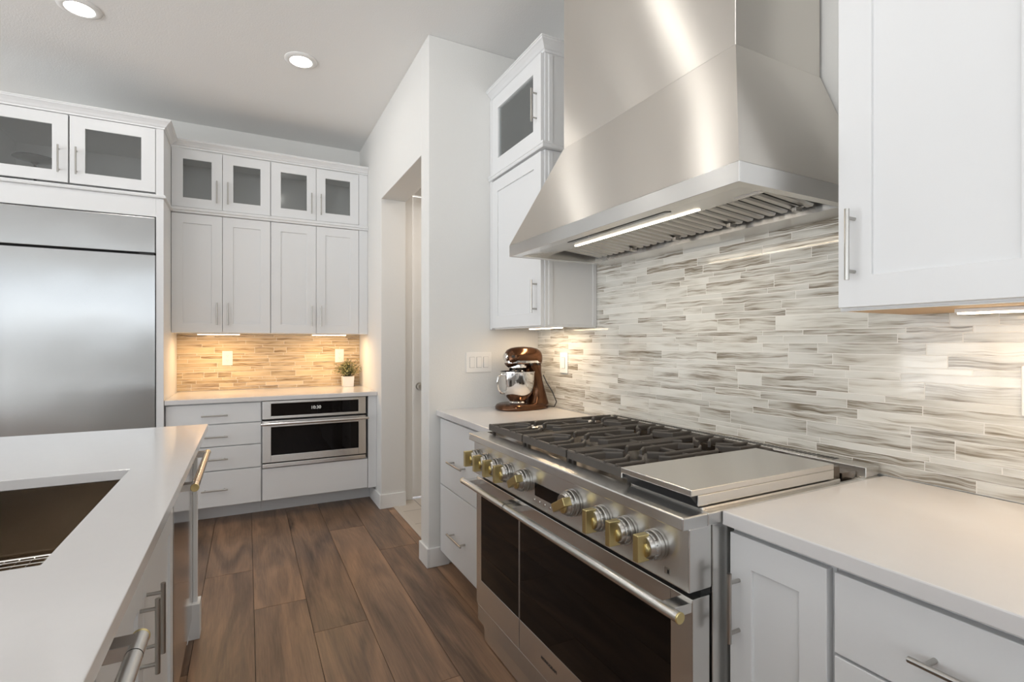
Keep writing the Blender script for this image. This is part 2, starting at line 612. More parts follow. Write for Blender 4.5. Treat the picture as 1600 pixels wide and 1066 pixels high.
# ================================================================== SETTING
XW = 1.68        # tile face on the right wall
XD = 0.9407      # face of the doorway wall
YS = 2.81        # face of the stub wall
YJ = 3.978       # far jamb of the opening
YN = 2.952       # near jamb
YB = 4.8235      # back wall tile face

# floor of planks
bm = B(); lay = bm.loops.layers.float_color.new('rnd')
rows = {-1: 3.24, 0: 2.75, 1: 2.41, 2: 3.67, 3: 3.185}
w = .2385; gap = .0011


def plank(x0, x1, y0, y1, rr):
    fs = box(bm, x0 + gap, x1 - gap, y0 + gap, y1 - gap, -.012, 0)
    for f in fs:
        for l in f.loops:
            l[lay] = rr
    return fs


tones = {(-1, 0): .55, (-1, -1): .35, (0, 0): .45, (0, -1): .5, (1, 0): .2, (1, -1): .55, (2, 0): .15, (2, -1): .85, (3, 0): .35, (3, -1): .2}
for k in range(-23, 8):
    x0 = .030 + k * w; x1 = x0 + w
    if x0 > 1.6:
        break
    rnd = random.Random(k * 13 + 5)
    j = rows.get(k, 3 + rnd.uniform(-1, 1))
    L = 1.83
    y = j + 2 * L
    n = 2
    while y > YR - L:
        a, b = max(y - L, YR), min(y, YB + .0)
        if b > a + .01:
            xx1 = x1
            # the planks stop at the hall threshold and at the walls
            t = tones.get((k, n - 1), rnd.random())
            plank(x0, x1, a, b, (t, rnd.random(), rnd.random(), 1))
        y -= L; n -= 1
struct('floor', bm, WOOD)
bm = B(); box(bm, XL, 3.4, YR, 5.2, -.10, -.0125); struct('floor_base', bm, DARK)

bm = B(); box(bm, 1.075, 3.2, YN, 4.09, -.011, .003); struct('floor_hall', bm, FTILE)
bm = B(); box(bm, 1.035, 1.075, YN + .001, YJ - .001, .0005, .007); o = struct('trim_threshold', bm, THRM, bevel=.002)

# walls
bm = B(); box(bm, XW + .012, XW + .15, YR, YN, 0, CEIL); struct('wall_right', bm, WALLM)
bm = B(); box(bm, XD, XW + .012, YS, YN, 0, CEIL); struct('wall_stub', bm, WALLM, bevel=.004)
bm = B()
box(bm, XD, 1.139, YJ, YB + .012, 0, CEIL)
box(bm, XD, 1.139, YN, YJ, 2.447, CEIL)
struct('wall_doorway', bm, WALLM, bevel=.004)
bm = B()
box(bm, XL, 1.139, YB + .012, YB + .16, 0, CEIL)
struct('wall_back', bm, WALLM)
bm = B()
ys = [YR] + [v for ab in WIN_L for v in ab] + [YB + .16]
for i in range(0, len(ys), 2):
    box(bm, XL - .15, XL, ys[i], ys[i + 1], 0, CEIL)
for a, b in WIN_L:
    box(bm, XL - .15, XL, a, b, 0, WZ0); box(bm, XL - .15, XL, a, b, WZ1, CEIL)
struct('wall_left', bm, WALLM)
bm = B()
xs = [XL - .15] + [v for ab in WIN_R for v in ab] + [XW + .15]
for i in range(0, len(xs), 2):
    box(bm, xs[i], xs[i + 1], YR - .15, YR, 0, CEIL)
for a, b in WIN_R:
    box(bm, a, b, YR - .15, YR, 0, RZ0); box(bm, a, b, YR - .15, YR, RZ1, CEIL)
struct('wall_rear', bm, WALLM)
bm = B(); box(bm, XL - .15, XW + .15, YR - .15, YB + .16, CEIL, CEIL + .1); struct('ceiling', bm, CEILM)
# window frames
def winframe(name, f, a, b, z0, z1):
    bm = B(); t = .05
    f(bm, a, a + t, z0, z1); f(bm, b - t, b, z0, z1); f(bm, a + t, b - t, z0, z0 + t); f(bm, a + t, b - t, z1 - t, z1)
    f(bm, (a + b) / 2 - t / 2, (a + b) / 2 + t / 2, z0 + t, z1 - t)
    struct(name, bm, TRIMM)
k = 1
for a, b in WIN_L:
    winframe('window_%d' % k, lambda m, u0, u1, p, q: box(m, XL - .1, XL - .04, u0, u1, p, q), a, b, WZ0, WZ1); k += 1
for a, b in WIN_R:
    winframe('window_%d' % k, lambda m, u0, u1, p, q: box(m, u0, u1, YR - .1, YR - .04, p, q), a, b, RZ0, RZ1); k += 1

# hall behind the opening
bm = B()
box(bm, 1.139, 1.15, 4.10, 4.2, 0, 2.72); box(bm, 1.15, 2.05, 4.10, 4.2, 2.55, 2.72); box(bm, 2.05, 3.2, 4.10, 4.2, 0, 2.72)
struct('wall_hall_back', bm, HALLW)
bm = B(); box(bm, 3.2, 3.3, YS, 4.2, 0, 2.72); box(bm, XW + .15, 3.2, YS - .05, YN, 0, 2.72); struct('wall_hall_right', bm, HALLW)
bm = B(); box(bm, 1.139, 3.3, YN, 4.2, 2.72, 2.8); struct('ceiling_hall', bm, CEILM)
bm = B(); box(bm, 1.155, 1.228, 4.082, 4.10, .003, 2.62); box(bm, 1.228, 1.975, 4.082, 4.10, 2.545, 2.62); box(bm, 1.975, 2.048, 4.082, 4.10, .003, 2.62)
struct('trim_1', bm, TRIMM, bevel=.004)
bm = B(); box(bm, 1.232, 1.971, 4.115, 4.15, .014, 2.54)
dr = struct('door_1', bm, TRIMM, bevel=.003)
bm = B()
lathe(bm, (1.295, 4.115, .943), (0, -1, 0), [(0, .062), (.018, .06), (.027, .05), (.029, .04), (.024, .028), (.012, .02), (.011, .008), (.03, .006), (.032, 0)], 24)
obj('door_knob', bm, STEEL, dr, smooth=True)
area('hall_lamp', (1.75, 3.5, 2.6), (.3, .3), 6, (1, .86, .72))

# baseboards
def basebd(name, *segs):
    bm = B()
    for s in segs:
        box(bm, *s, 0, .112)
    struct(name, bm, TRIMM, bevel=.003)
t = .014
basebd('baseboard_stub', (XD - t, XD, YS - t, YN + .0), (XD, 1.065, YS - t, YS))
basebd('baseboard_doorway', (XD - t, XD, YJ - t, 4.33), (XD, 1.139, YJ - t, YJ))

# ================================================================== TILE BACKSPLASH
HS = [.034, .027, .018, .051, .025, .031, .028, .020, .046, .024, .017, .036]


def tiles(name, fr, u0, u1, z0, z1, label, seed, phase=0, mat=None):
    root = thing(name, label, 'backsplash', fr.p((u0 + u1) / 2, z0, 0))
    g = B(); fr.box(g, u0, u1, z0, z1, -.0115, -.0006)
    obj('grout', g, GROUT, root)
    bm = B(); lay = bm.loops.layers.float_color.new('rnd')
    r = random.Random(seed)
    z = z0 + .0005; i = phase
    while z < z1 - .004:
        h = HS[i % len(HS)]; i += 1
        zt = min(z + h, z1)
        u = u0 - r.uniform(0, .2)
        while u < u1:
            L = r.choice((.10, .15, .20, .30, .30, .30, .30))
            a, b = max(u, u0), min(u + L, u1)
            if b - a > .006:
                fs = fr.box(bm, a + .0013, b - .0013, z + .0012, zt - .0012, -.0014, .0001)
                rr = (r.random() ** 1.1, r.random(), r.random(), 1)
                for f in fs:
                    for l in f.loops:
                        l[lay] = rr
            u += L
        z = zt
    obj('tiles', bm, mat or TILE, root)
    return root


FW = Fr('R', XW); FB = Fr('B', YB)
tiles('tile_backsplash', FW, -.9, YS - .001, .915, 1.80, 'striped grey and cream glass tile backsplash behind the gas range', 3)
tiles('tile_backsplash', FB, -.515, XD - .001, .915, 1.3835, 'striped tan tile backsplash above the drawer counter by the fridge', 9, 4, TILEW)

# ================================================================== RANGE
Y0, Y1 = .818, 2.035
RNG = thing('gas_range', 'wide stainless steel gas range with brass knobs and black oven glass', 'range', (1.25, 1.426, 0))
bm = B(); box(bm, .965, 1.655, Y0 + .004, Y1 - .004, .10, .884); obj('body', bm, SSX, RNG, bevel=.002)
bm = B(); box(bm, .985, 1.6, Y0 + .03, Y1 - .03, .0, .10); obj('base', bm, DARK, RNG)
# cooktop rim
bm = B()
box(bm, .865, .945, Y0, Y1, .884, .914)
box(bm, .945, 1.575, Y0, Y0 + .018, .884, .914); box(bm, .945, 1.575, Y1 - .018, Y1, .884, .914)
box(bm, 1.575, 1.662, Y0, Y1, .884, .914)
obj('cooktop_rim', bm, SSH, RNG, bevel=.003)
bm = B(); box(bm, .945, 1.575, Y0 + .018, Y1 - .018, .886, .896); obj('burner_pan', bm, PAN, RNG)
# back vent rail
bm = B()
box(bm, 1.60, 1.668, Y0 + .004, Y1 - .004, .914, .944)
obj('vent_rail', bm, SSH, RNG, bevel=.002)
bm = B()
y = Y0 + .11
while y < Y1 - .02:
    box(bm, 1.625, 1.655, y, y + .008, .9441, .9446); y += .0145
obj('vent_slots', bm, DARK, RNG)
# control panel
bm = B(); box(bm, .889, .962, Y0 + .004, Y1 - .004, .738, .884); PAN_O = obj('control_panel', bm, SSH, RNG, bevel=.003)
bm = B(); box(bm, .93, .962, Y0 + .008, Y1 - .008, .722, .739); obj('shadow_gap', bm, DARK, RNG)
bm = B(); box(bm, .8875, .8895, 1.335, 1.505, .779, .823); dsp = obj('display', bm, BLACKG, RNG)
RX = Matrix(((0, 0, -1), (-1, 0, 0), (0, 1, 0)))        # text facing -X: right = -Y, up = Z, out = -X
RB = Matrix(((1, 0, 0), (0, 0, -1), (0, 1, 0)))         # text facing -Y
for i in range(5):
    bm = B(); yy = 1.375 + i * .034
    lathe(bm, (.889, yy, .762), (-1, 0, 0), [(.0, .0022), (.0042, .002), (.005, 0)], 12)
    obj('button', bm, CHROME, RNG, smooth=True)
bm = B(); box(bm, .8878, .8892, .879, .897, .757, .772); box(bm, .8870, .8879, .880, .887, .7585, .7705); obj('badge', bm, [STEEL], RNG)
bm = B(); box(bm, .8865, .8871, .8812, .886, .760, .769); obj('badge_mark', bm, DARK, RNG)


def knob(y, z, big, ang):
    s = 1.2 if big else 1.07
    bm = B()
    pr = [(0, .040), (.024 * s, .040), (.0255 * s, .0385), (.0265 * s, .034), (.0285 * s, .031), (.0285 * s, .0285), (.0305 * s, .026), (.0315 * s, .022),
          (.0315 * s, .016), (.0335 * s, .0145), (.0335 * s, .008), (.0315 * s, .007), (.0315 * s, .003), (.034 * s, .002), (.034 * s, 0)]
    lathe(bm, (.889, y, z), (-1, 0, 0), pr, 40)
    k = obj('knob', bm, STEEL, RNG, smooth=True)
    # engraved band of dark marks round the bezel
    bm = B()
    for q in range(18):
        a = 2 * PI * q / 18
        c = Vector((.889 - .0255, y + math.cos(a) * .0296 * s, z + math.sin(a) * .0296 * s))
        box(bm, c.x - .0018, c.x + .0018, c.y - .0016, c.y + .0016, c.z - .0016, c.z + .0016)
    obj('dial_marks', bm, DIM, k)
    bm = B()
    h = .030 * s; wd_ = .0085 * s
    if not big:
        pts = [(-wd_, -h), (wd_, -h), (wd_, h), (-wd_, h)]
        dx0, dx1 = .030, .066
    else:
        pts = [(-wd_ * 1.25, -h), (wd_ * 1.25, -h), (wd_ * 1.25, h), (-wd_ * 1.25, h)]
        dx0, dx1 = .030, .058
    ca, sa = math.cos(ang), math.sin(ang)
    def P2(d):
        return lambda a, b: (.889 - d, y + a * ca - b * sa, z + a * sa + b * ca)
    prism(bm, pts, P2(dx0), P2(dx1))
    g = obj('knob_grip', bm, BRASS, k, bevel=.0015)
    bm = B()
    lathe(bm, (.889 - .039, y - wd_ * .2, z - .006), (-1, 0, 0), [(.0165 * s, 0), (.0165 * s, .004), (.014 * s, .006), (0, .006)], 24)
    obj('knob_disc', bm, BRASS, k, smooth=True)
    return k


for y in (1.985, 1.89, 1.795, 1.70):
    knob(y, .813, False, 0)
knob(1.572, .816, True, 1.05); knob(1.275, .818, True, 1.05)
for y in (1.13, 1.03, .925):
    knob(y, .816, False, 0)

# oven doors
def oven_door(y0, y1, ga, gb, z0=.166, z1=.722):
    bm = B()
    g0, g1 = .281, .672
    box(bm, .900, .955, y0, ga, z0, z1); box(bm, .900, .955, gb, y1, z0, z1)
    box(bm, .900, .955, ga, gb, z0, g0); box(bm, .900, .955, ga, gb, g1, z1)
    d = obj('oven_door', bm, SSH, RNG, bevel=.002)
    g = B(); box(g, .9005, .94, ga, gb, g0, g1); obj('oven_glass', g, BLACKG, d)
    return d


dl = oven_door(1.6425, Y1 - .005, 1.6455, 1.981)
dr_ = oven_door(Y0 + .004, 1.6385, .889, 1.6355)


def oven_handle(door, y0, y1, brass_lo, plates):
    bm = B(); cyl(bm, (.842, y0, .704), (.842, y1, .704), .0125, 24); h = obj('handle', bm, SSH, door, smooth=True)
    for a, b in plates:
        bm = B(); box(bm, .842, .9005, a, b, .6925, .7155); obj('bracket', bm, SSX, h, bevel=.001)
    if brass_lo:
        bm = B(); lathe(bm, (.842, y0, .704), (0, -1, 0), [(.0132, 0), (.0132, .003), (.0120, .004), (.006, .0035), (0, .0035)], 24)
        obj('end_cap', bm, BRASS, h, smooth=True)
    else:
        bm = B(); lathe(bm, (.842, y1, .704), (0, 1, 0), [(.0132, 0), (.0132, .003), (0, .0035)], 24)
        obj('end_cap', bm, BRASS, h, smooth=True)


oven_handle(dr_, .806, 1.6375, True, [(.824, .862), (1.60, 1.636)])
oven_handle(dl, 1.6435, 2.045, False, [(1.645, 1.68), (1.99, 2.028)])
text('maker_name', 'MONOGRAM', .0155, (.8995, 1.434, .2268), RX, DARK, dr_, squeeze=1.0, spacing=1.08)
bm = B(); box(bm, .905, .955, Y0 + .006, Y1 - .006, .09, .161); obj('kick_panel', bm, SSH, RNG, bevel=.002)
bm = B(); box(bm, .925, .985, Y0 + .03, Y1 - .03, .004, .0885); obj('toe_panel', bm, SSH, RNG, bevel=.002)

# burners
SECT = [(1.090, 1.388), (1.392, 1.690), (1.694, 1.992)]
GX0, GX1 = .942, 1.570
for a, b in SECT:
    for cxk in (GX0 + .158, GX1 - .155):
        cy_ = (a + b) / 2
        bm = B(); lathe(bm, (cxk, cy_, .896), (0, 0, 1), [(.062, 0), (.060, .003), (.05, .004), (.040, .005), (.038, .018), (.030, .020), (0, .020)], 32)
        bn = obj('burner', bm, STEEL, RNG, smooth=True)
        bm = B(); lathe(bm, (cxk, cy_, .9165), (0, 0, 1), [(.036, 0), (.039, .003), (.037, .009), (.030, .011), (0, .012)], 32)
        obj('burner_cap', bm, IRONC, bn, smooth=True)
        bm = B(); lathe(bm, (cxk, cy_, .8995), (0, 0, 1), [(.046, .004), (.046, .008), (.039, .009), (.039, .004)], 32)
        obj('burner_ring', bm, BRASS, bn, smooth=True)


def bar(bm, pts, w=.0105, z0=.936, z1=.957):
    """a cast bar of rectangular section following 2D points"""
    pts = [Vector((p[0], p[1])) for p in pts]
    L, R = [], []
    for i, p in enumerate(pts):
        a = pts[max(i - 1, 0)]; b = pts[min(i + 1, len(pts) - 1)]
        t1 = (p - a).normalized() if i else (b - p).normalized()
        t2 = (b - p).normalized() if i < len(pts) - 1 else t1
        t = (t1 + t2).normalized(); n = Vector((-t.y, t.x))
        sc_ = 1 / max(.5, n.dot(Vector((-t1.y, t1.x))))
        L.append(p + n * w / 2 * sc_); R.append(p - n * w / 2 * sc_)
    vs = []
    for l, r in zip(L, R):
        m_ = .25
        li = l + (r - l) * m_ ; ri = r + (l - r) * m_
        vs.append([bm.verts.new((l.x, l.y, z0)), bm.verts.new((r.x, r.y, z0)), bm.verts.new((r.x, r.y, z1 - .004)), bm.verts.new((ri.x, ri.y, z1)), bm.verts.new((li.x, li.y, z1)), bm.verts.new((l.x, l.y, z1 - .004))])
    for A, C in zip(vs, vs[1:]):
        for i in range(6):
            j = (i + 1) % 6
            bm.faces.new((A[i], A[j], C[j], C[i]))
    bm.faces.new(vs[0][::-1]); bm.faces.new(vs[-1])


def grate(ya, yb):
    bm = B()
    ym = (ya + yb) / 2
    # outer frame, middle cross bar
    bar(bm, [(GX0 + .005, ya + .002), (GX0 + .005, yb - .002)], .011, .926, .953)
    bar(bm, [(GX1 - .005, ya + .002), (GX1 - .005, yb - .002)], .011, .926, .953)
    bar(bm, [(GX0, ya + .007), (GX1, ya + .007)], .009, .934, .952)
    bar(bm, [(GX0, yb - .007), (GX1, yb - .007)], .009, .934, .952)
    xm = (GX0 + GX1) / 2
    bar(bm, [(xm, ya), (xm, yb)], .010, .932, .952)
    for cx_, s in ((GX0 + .158, 1), (GX1 - .155, -1)):
        xe = GX0 if s > 0 else GX1
        for dy in (-.048, .048):
            bar(bm, [(xe, ym + dy), (cx_ - s * .080, ym + dy), (cx_ - s * .038, ym + dy * .30)], .009, .938, .959)
            bar(bm, [(xm, ym + dy), (cx_ + s * .080, ym + dy), (cx_ + s * .038, ym + dy * .30)], .009, .938, .959)
        for sg in (-1, 1):
            bar(bm, [(xe, ym + sg * .098), (cx_ - s * .055, ym + sg * .098), (cx_ - s * .018, ym + sg * .060), (cx_ - s * .012, ym + sg * .036)], .009, .938, .959)
            bar(bm, [(xm, ym + sg * .098), (cx_ + s * .055, ym + sg * .098), (cx_ + s * .030, ym + sg * .075)], .009, .938, .959)
    for x in (GX0 + .02, GX1 - .02):
        for y in (ya + .012, yb - .012):
            box(bm, x - .006, x + .006, y - .006, y + .006, .896, .938)
    return obj('grate', bm, IRON, RNG)


for a, b in SECT:
    grate(a, b)
# griddle under a steel cover
bm = B(); box(bm, .948, 1.50, .8365, 1.084, .896, .9205); obj('griddle', bm, SSX, RNG, bevel=.002)
bm = B()
box(bm, .912, 1.470, .8375, 1.083, .950, .966)
box(bm, .935, 1.470, .8375, .8415, .924, .950); box(bm, .912, 1.470, 1.079, 1.083, .936, .950)
box(bm, 1.466, 1.470, .8415, 1.079, .936, .950)
box(bm, .95, 1.46, .8425, 1.078, .9225, .950)
cv = obj('griddle_cover', bm, SSX, RNG, bevel=.002)
bm = B()
prism(bm, [(.914, .950), (.975, .950), (.975, .918), (.945, .918)], lambda a, b: (a, .8425, b), lambda a, b: (a, 1.078, b))
obj('griddle_front', bm, IRONC, RNG)
bm = B(); box(bm, 1.472, 1.52, .850, 1.07, .914, .952); obj('griddle_back', bm, PAN, RNG, bevel=.002)
bm = B()
box(bm, 1.53, 1.598, Y0 + .03, Y1 - .03, .8965, .930); obj('rear_trough', bm, PAN, RNG, bevel=.002)

# ================================================================== HOOD
HD = thing('range_hood', 'tapered stainless steel range hood with tall chimney over the range', 'range hood', (1.38, 1.45, 1.705))
hx0, hx1, hy0, hy1 = 1.079, 1.679, .84, 2.06
cx0, cy0, cy1, cz = 1.27, 1.0, 1.90, 2.18
bm = B()
NS = 10
def pillow(c00, c10, c11, c01, out, bulge=.006):
    """a sheet with a faint bulge so reflections bend"""
    c = [Vector(q) for q in (c00, c10, c11, c01)]; o_ = Vector(out)
    g = []
    for i in range(NS + 1):
        row = []
        for j in range(NS + 1):
            u, v = i / NS, j / NS
            p = (c[0] * (1 - u) + c[1] * u) * (1 - v) + (c[3] * (1 - u) + c[2] * u) * v
            p = p + o_ * bulge * 16 * u * (1 - u) * v * (1 - v) * (1 if 0 < i < NS and 0 < j < NS else 0)
            row.append(bm.verts.new(p))
        g.append(row)
    for i in range(NS):
        for j in range(NS):
            bm.faces.new((g[i][j], g[i + 1][j], g[i + 1][j + 1], g[i][j + 1]))
pillow((hx0, hy1, 1.757), (hx0, hy0, 1.757), (cx0, cy0, cz), (cx0, cy1, cz), (-.9, 0, .4), -.004)
pillow((hx0, hy0, 1.757), (hx1, hy0, 1.757), (hx1, cy0, cz), (cx0, cy0, cz), (0, -.93, .3), .012)
pillow((hx1, hy1, 1.757), (hx0, hy1, 1.757), (cx0, cy1, cz), (hx1, cy1, cz), (0, .93, .3), .012)
pillow((cx0, cy1, cz), (cx0, cy0, cz), (hx1, cy0, cz), (hx1, cy1, cz), (0, 0, 1), 0)
pillow((hx1, hy0, 1.757), (hx1, hy1, 1.757), (hx1, cy1, cz), (hx1, cy0, cz), (1, 0, 0), 0)
bmesh.ops.remove_doubles(bm, verts=bm.verts, dist=.0001)
obj('canopy', bm, HOODM, HD, smooth=True)
bm = B(); box(bm, cx0 + .0015, hx1, cy0 + .0015, cy1 - .0015, cz + .001, CEIL); obj('chimney', bm, HOODM, HD, bevel=.002)
bm = B()
t = .004
box(bm, hx0, hx0 + t, hy0, hy1, 1.705, 1.757); box(bm, hx0 + t, hx1, hy0, hy0 + t, 1.705, 1.757); box(bm, hx0 + t, hx1, hy1 - t, hy1, 1.705, 1.757)
obj('lip_band', bm, SSH, HD, bevel=.001)
bm = B()
zz = 1.7065
box(bm, hx0 + t, hx0 + .045, hy0 + t, hy1 - t, zz, zz + .003)          # front return
box(bm, hx0 + .045, hx1, hy0 + t, hy0 + .03, zz, zz + .003); box(bm, hx0 + .045, hx1, hy1 - .03, hy1 - t, zz, zz + .003)
box(bm, 1.55, hx1, hy0 + .03, hy1 - .03, zz, zz + .003)                # back ledge
prism(bm, [(hx0 + .045, 1.7095), (hx0 + .05, 1.7135), (1.31, 1.7385), (1.31, 1.7345)], lambda a, b: (a, hy0 + .03, b), lambda a, b: (a, hy1 - .03, b))  # sloping light panel
box(bm, hx0 + .045, 1.55, hy0 + .027, hy0 + .03, 1.7095, 1.752); box(bm, hx0 + .045, 1.55, hy1 - .03, hy1 - .027, 1.7095, 1.752)
box(bm, 1.549, 1.552, hy0 + .03, hy1 - .03, 1.7095, 1.752)
obj('underside', bm, SSH, HD)
bm = B(); box(bm, 1.31, 1.549, hy0 + .03, hy1 - .03, 1.748, 1.752); obj('filter_well', bm, DARK, HD)
nb = 26
for q in range(nb):
    yc = hy0 + .10 + (hy1 - hy0 - .2) * q / (nb - 1)
    bm = B()
    a = [(yc - .0125, 0), (yc - .009, -.007), (yc + .009, -.007), (yc + .0125, 0), (yc + .009, -.002), (yc - .009, -.002)]
    prism(bm, a, lambda y_, d: (1.325, y_, 1.7455 + d), lambda y_, d: (1.525, y_, 1.728 + d))
    o = obj('baffle', bm, STEEL, HD)
for yl in (.965, 1.20, 1.45, 1.70):
    bm = B(); box(bm, 1.485, 1.515, yl - .008, yl + .008, 1.708, 1.722); box(bm, 1.495, 1.505, yl - .02, yl + .02, 1.7185, 1.7225)
    obj('filter_latch', bm, STEEL, HD, bevel=.002)
def under(x):
    return 1.7095 + (x - (hx0 + .045)) / (1.31 - hx0 - .045) * .025
def slant(bm, xa, xb, ya, yb, th, lift=.0):
    hexa(bm, [(xa, ya, under(xa) - th), (xb, ya, under(xb) - th), (xb, yb, under(xb) - th), (xa, yb, under(xa) - th),
              (xa, ya, under(xa) + .001), (xb, ya, under(xb) + .001), (xb, yb, under(xb) + .001), (xa, yb, under(xa) + .001)])
bm = B(); slant(bm, 1.262, 1.282, 1.14, 1.80, .003); obj('light_bar', bm, HOODLM, HD)
bm = B(); slant(bm, 1.262, 1.282, .915, 1.0, .003); obj('glass_lens', bm, PLAST, HD)
bm = B(); slant(bm, 1.15, 1.178, 1.16, 1.69, .002); obj('control_strip', bm, BLACKG, HD)
area('hood_lamp', (1.272, 1.47, 1.712), (.02, .66), HOOD_W, (1, .84, .62))

# ================================================================== RIGHT WALL CABINETS
def crown(root, f, u0, u1, z, ret_lo=None, ret_hi=None, h=.058, pr=.048, depth=.3, name='crown_moulding'):
    """cove profile along a front, with returns running back to the wall"""
    prof = [(0, 0), (.006, 0), (.008, .010), (.014, .014), (.022, .026), (.036, .040), (.042, .044), (.044, .050), (pr, .052), (pr, h), (0, h)]
    bm = B()
    e0 = pr if ret_lo else 0; e1 = pr if ret_hi else 0
    # front run, mitred
    A = [bm.verts.new(f.p(u0 - (d if ret_lo else 0), z + q, d)) for d, q in prof]
    C = [bm.verts.new(f.p(u1 + (d if ret_hi else 0), z + q, d)) for d, q in prof]
    n = len(prof)
    for i in range(n):
        bm.faces.new((A[i], A[(i + 1) % n], C[(i + 1) % n], C[i]))
    for R_, ret, u, sg in ((A, ret_lo, u0, -1), (C, ret_hi, u1, 1)):
        if ret:
            E = [bm.verts.new(f.p(u + sg * d, z + q, -ret)) for d, q in prof]
            for i in range(n):
                bm.faces.new((R_[i], R_[(i + 1) % n], E[(i + 1) % n], E[i]))
            bm.faces.new(E)
        else:
            bm.faces.new(R_)
    return obj(name, bm, WHITE, root)


FU = Fr('R', 1.355)          # front plane of the wall cabinets (doors in front of it)
# left of the hood
c = thing('wall_cabinet', 'white wall cabinet with full height door left of the hood', 'cabinet', (1.52, 2.5, 1.39))
bm = B(); box(bm, 1.355, XW - .001, 2.195, YS - .002, 1.402, 2.30); box(bm, 1.355, 1.372, 2.195, YS - .002, 1.39, 1.402); box(bm, 1.372, XW - .001, 2.195, 2.212, 1.39, 1.402)
obj('body', bm, WHITE, c, bevel=.0015)
d = shaker(FU, c, 2.202, 2.775, 1.397, 2.289, .072); pull(FU, d, 2.243, 1.548, .172, True)
bm = B(); box(bm, 1.335, 1.355, 2.778, YS - .002, 1.39, 2.30); obj('filler', bm, WHITE, c)
for xa, xb in ((1.376, 1.40), (1.655, 1.678)):
    bm = B(); box(bm, xa, xb, 2.189, 2.196, 1.40, 2.29); obj('side_trim', bm, WHITE, c, bevel=.001)
bm = B()
prism(bm, [(0, 0), (.026, 0), (.030, .006), (.030, .014), (.034, .018), (.034, .028), (0, .028)], lambda d_, q: (1.355 - d_, 2.195 - d_, 2.301 + q), lambda d_, q: (1.355 - d_, YS - .002, 2.301 + q))
prism(bm, [(0, 0), (.026, 0), (.030, .006), (.030, .014), (.034, .018), (.034, .028), (0, .028)], lambda d_, q: (1.355 - d_, 2.195 - d_, 2.301 + q), lambda d_, q: (XW - .001, 2.195 - d_, 2.301 + q))
obj('top_moulding', bm, WHITE, c)
c = thing('glass_cabinet', 'white glass-door cabinet topped with crown moulding left of the hood', 'cabinet', (1.52, 2.5, 2.33))
carcass(FU, c, 2.195, YS - .002, 2.330, 2.80, XW - .001 - 1.355, True)
d = shaker(FU, c, 2.202, 2.775, 2.337, 2.792, .078, True); pull(FU, d, 2.243, 2.535, .172, True)
bm = B(); box(bm, 1.335, 1.355, 2.778, YS - .002, 2.33, 2.80); obj('filler', bm, WHITE, c)
for xa, xb in ((1.376, 1.40), (1.655, 1.678)):
    bm = B(); box(bm, xa, xb, 2.189, 2.196, 2.33, 2.79); obj('side_trim', bm, WHITE, c, bevel=.001)
crown(c, FU, 2.195, YS - .002, 2.795, ret_lo=XW - .001 - 1.355)

# right of the hood
def right_upper():
    c = thing('wall_cabinet', 'large white wall cabinet right of the hood, nearest the camera', 'cabinet', (1.52, .33, 1.386))
    y0, y1 = -.09, .757
    bm = B()
    box(bm, 1.355, XW - .001, y0, y1, 1.390, 2.30); box(bm, 1.355, 1.364, y0, y1, 1.3865, 1.390)
    obj('body', bm, WHITE, c, bevel=.0015)
    bm = B(); box(bm, 1.366, XW - .002, y0 + .003, y1 - .003, 1.3870, 1.3898); obj('underside_panel', bm, RAWWOOD, c)
    d = shaker(FU, c, .336, .750, 1.395, 2.289, .076); pull(FU, d, .712, 1.547, .174, True)
    d = shaker(FU, c, -.083, .332, 1.392, 2.289, .076); pull(FU, d, -.045, 1.547, .174, True)
    c = thing('glass_cabinet', 'white glass-door cabinet above the near wall cabinet', 'cabinet', (1.52, .33, 2.30))
    carcass(FU, c, y0, y1, 2.301, 2.80, XW - .001 - 1.355, True)
    d = shaker(FU, c, .336, .750, 2.337, 2.792, .076, True); pull(FU, d, .712, 2.535, .172, True)
    d = shaker(FU, c, -.083, .332, 2.337, 2.792, .076, True); pull(FU, d, -.045, 2.535, .172, True)
    crown(c, FU, y0, y1, 2.795, ret_lo=XW - .001 - 1.355, ret_hi=XW - .001 - 1.355)
right_upper()


def under_light(label, x0, x1, y0, y1, z, power, grp='lights under the wall cabinets', col=None):
    t_ = thing('under_cabinet_light', label, 'light', ((x0 + x1) / 2, (y0 + y1) / 2, z), grp)
    bm = B(); box(bm, x0, x1, y0, y1, z - .009, z); obj('housing', bm, PLAST, t_, bevel=.001)
    bm = B(); box(bm, x0 + .004, x1 - .004, y0 + .004, y1 - .004, z - .0125, z - .0088); obj('diffuser', bm, BARM, t_)
    area('bar_lamp', ((x0 + x1) / 2, (y0 + y1) / 2, z - .014), (x1 - x0 - .01, y1 - y0 - .01), power, col or (1, .64, .32))


under_light('lit light bar under the wall cabinet beside the mixer', 1.50, 1.54, 2.30, 2.62, 1.401, UNDER_W, col=(1, .74, .47))
under_light('lit light bar under the large near wall cabinet', 1.49, 1.53, .02, .575, 1.3868, UNDER_W * .75, col=(1, .76, .52))

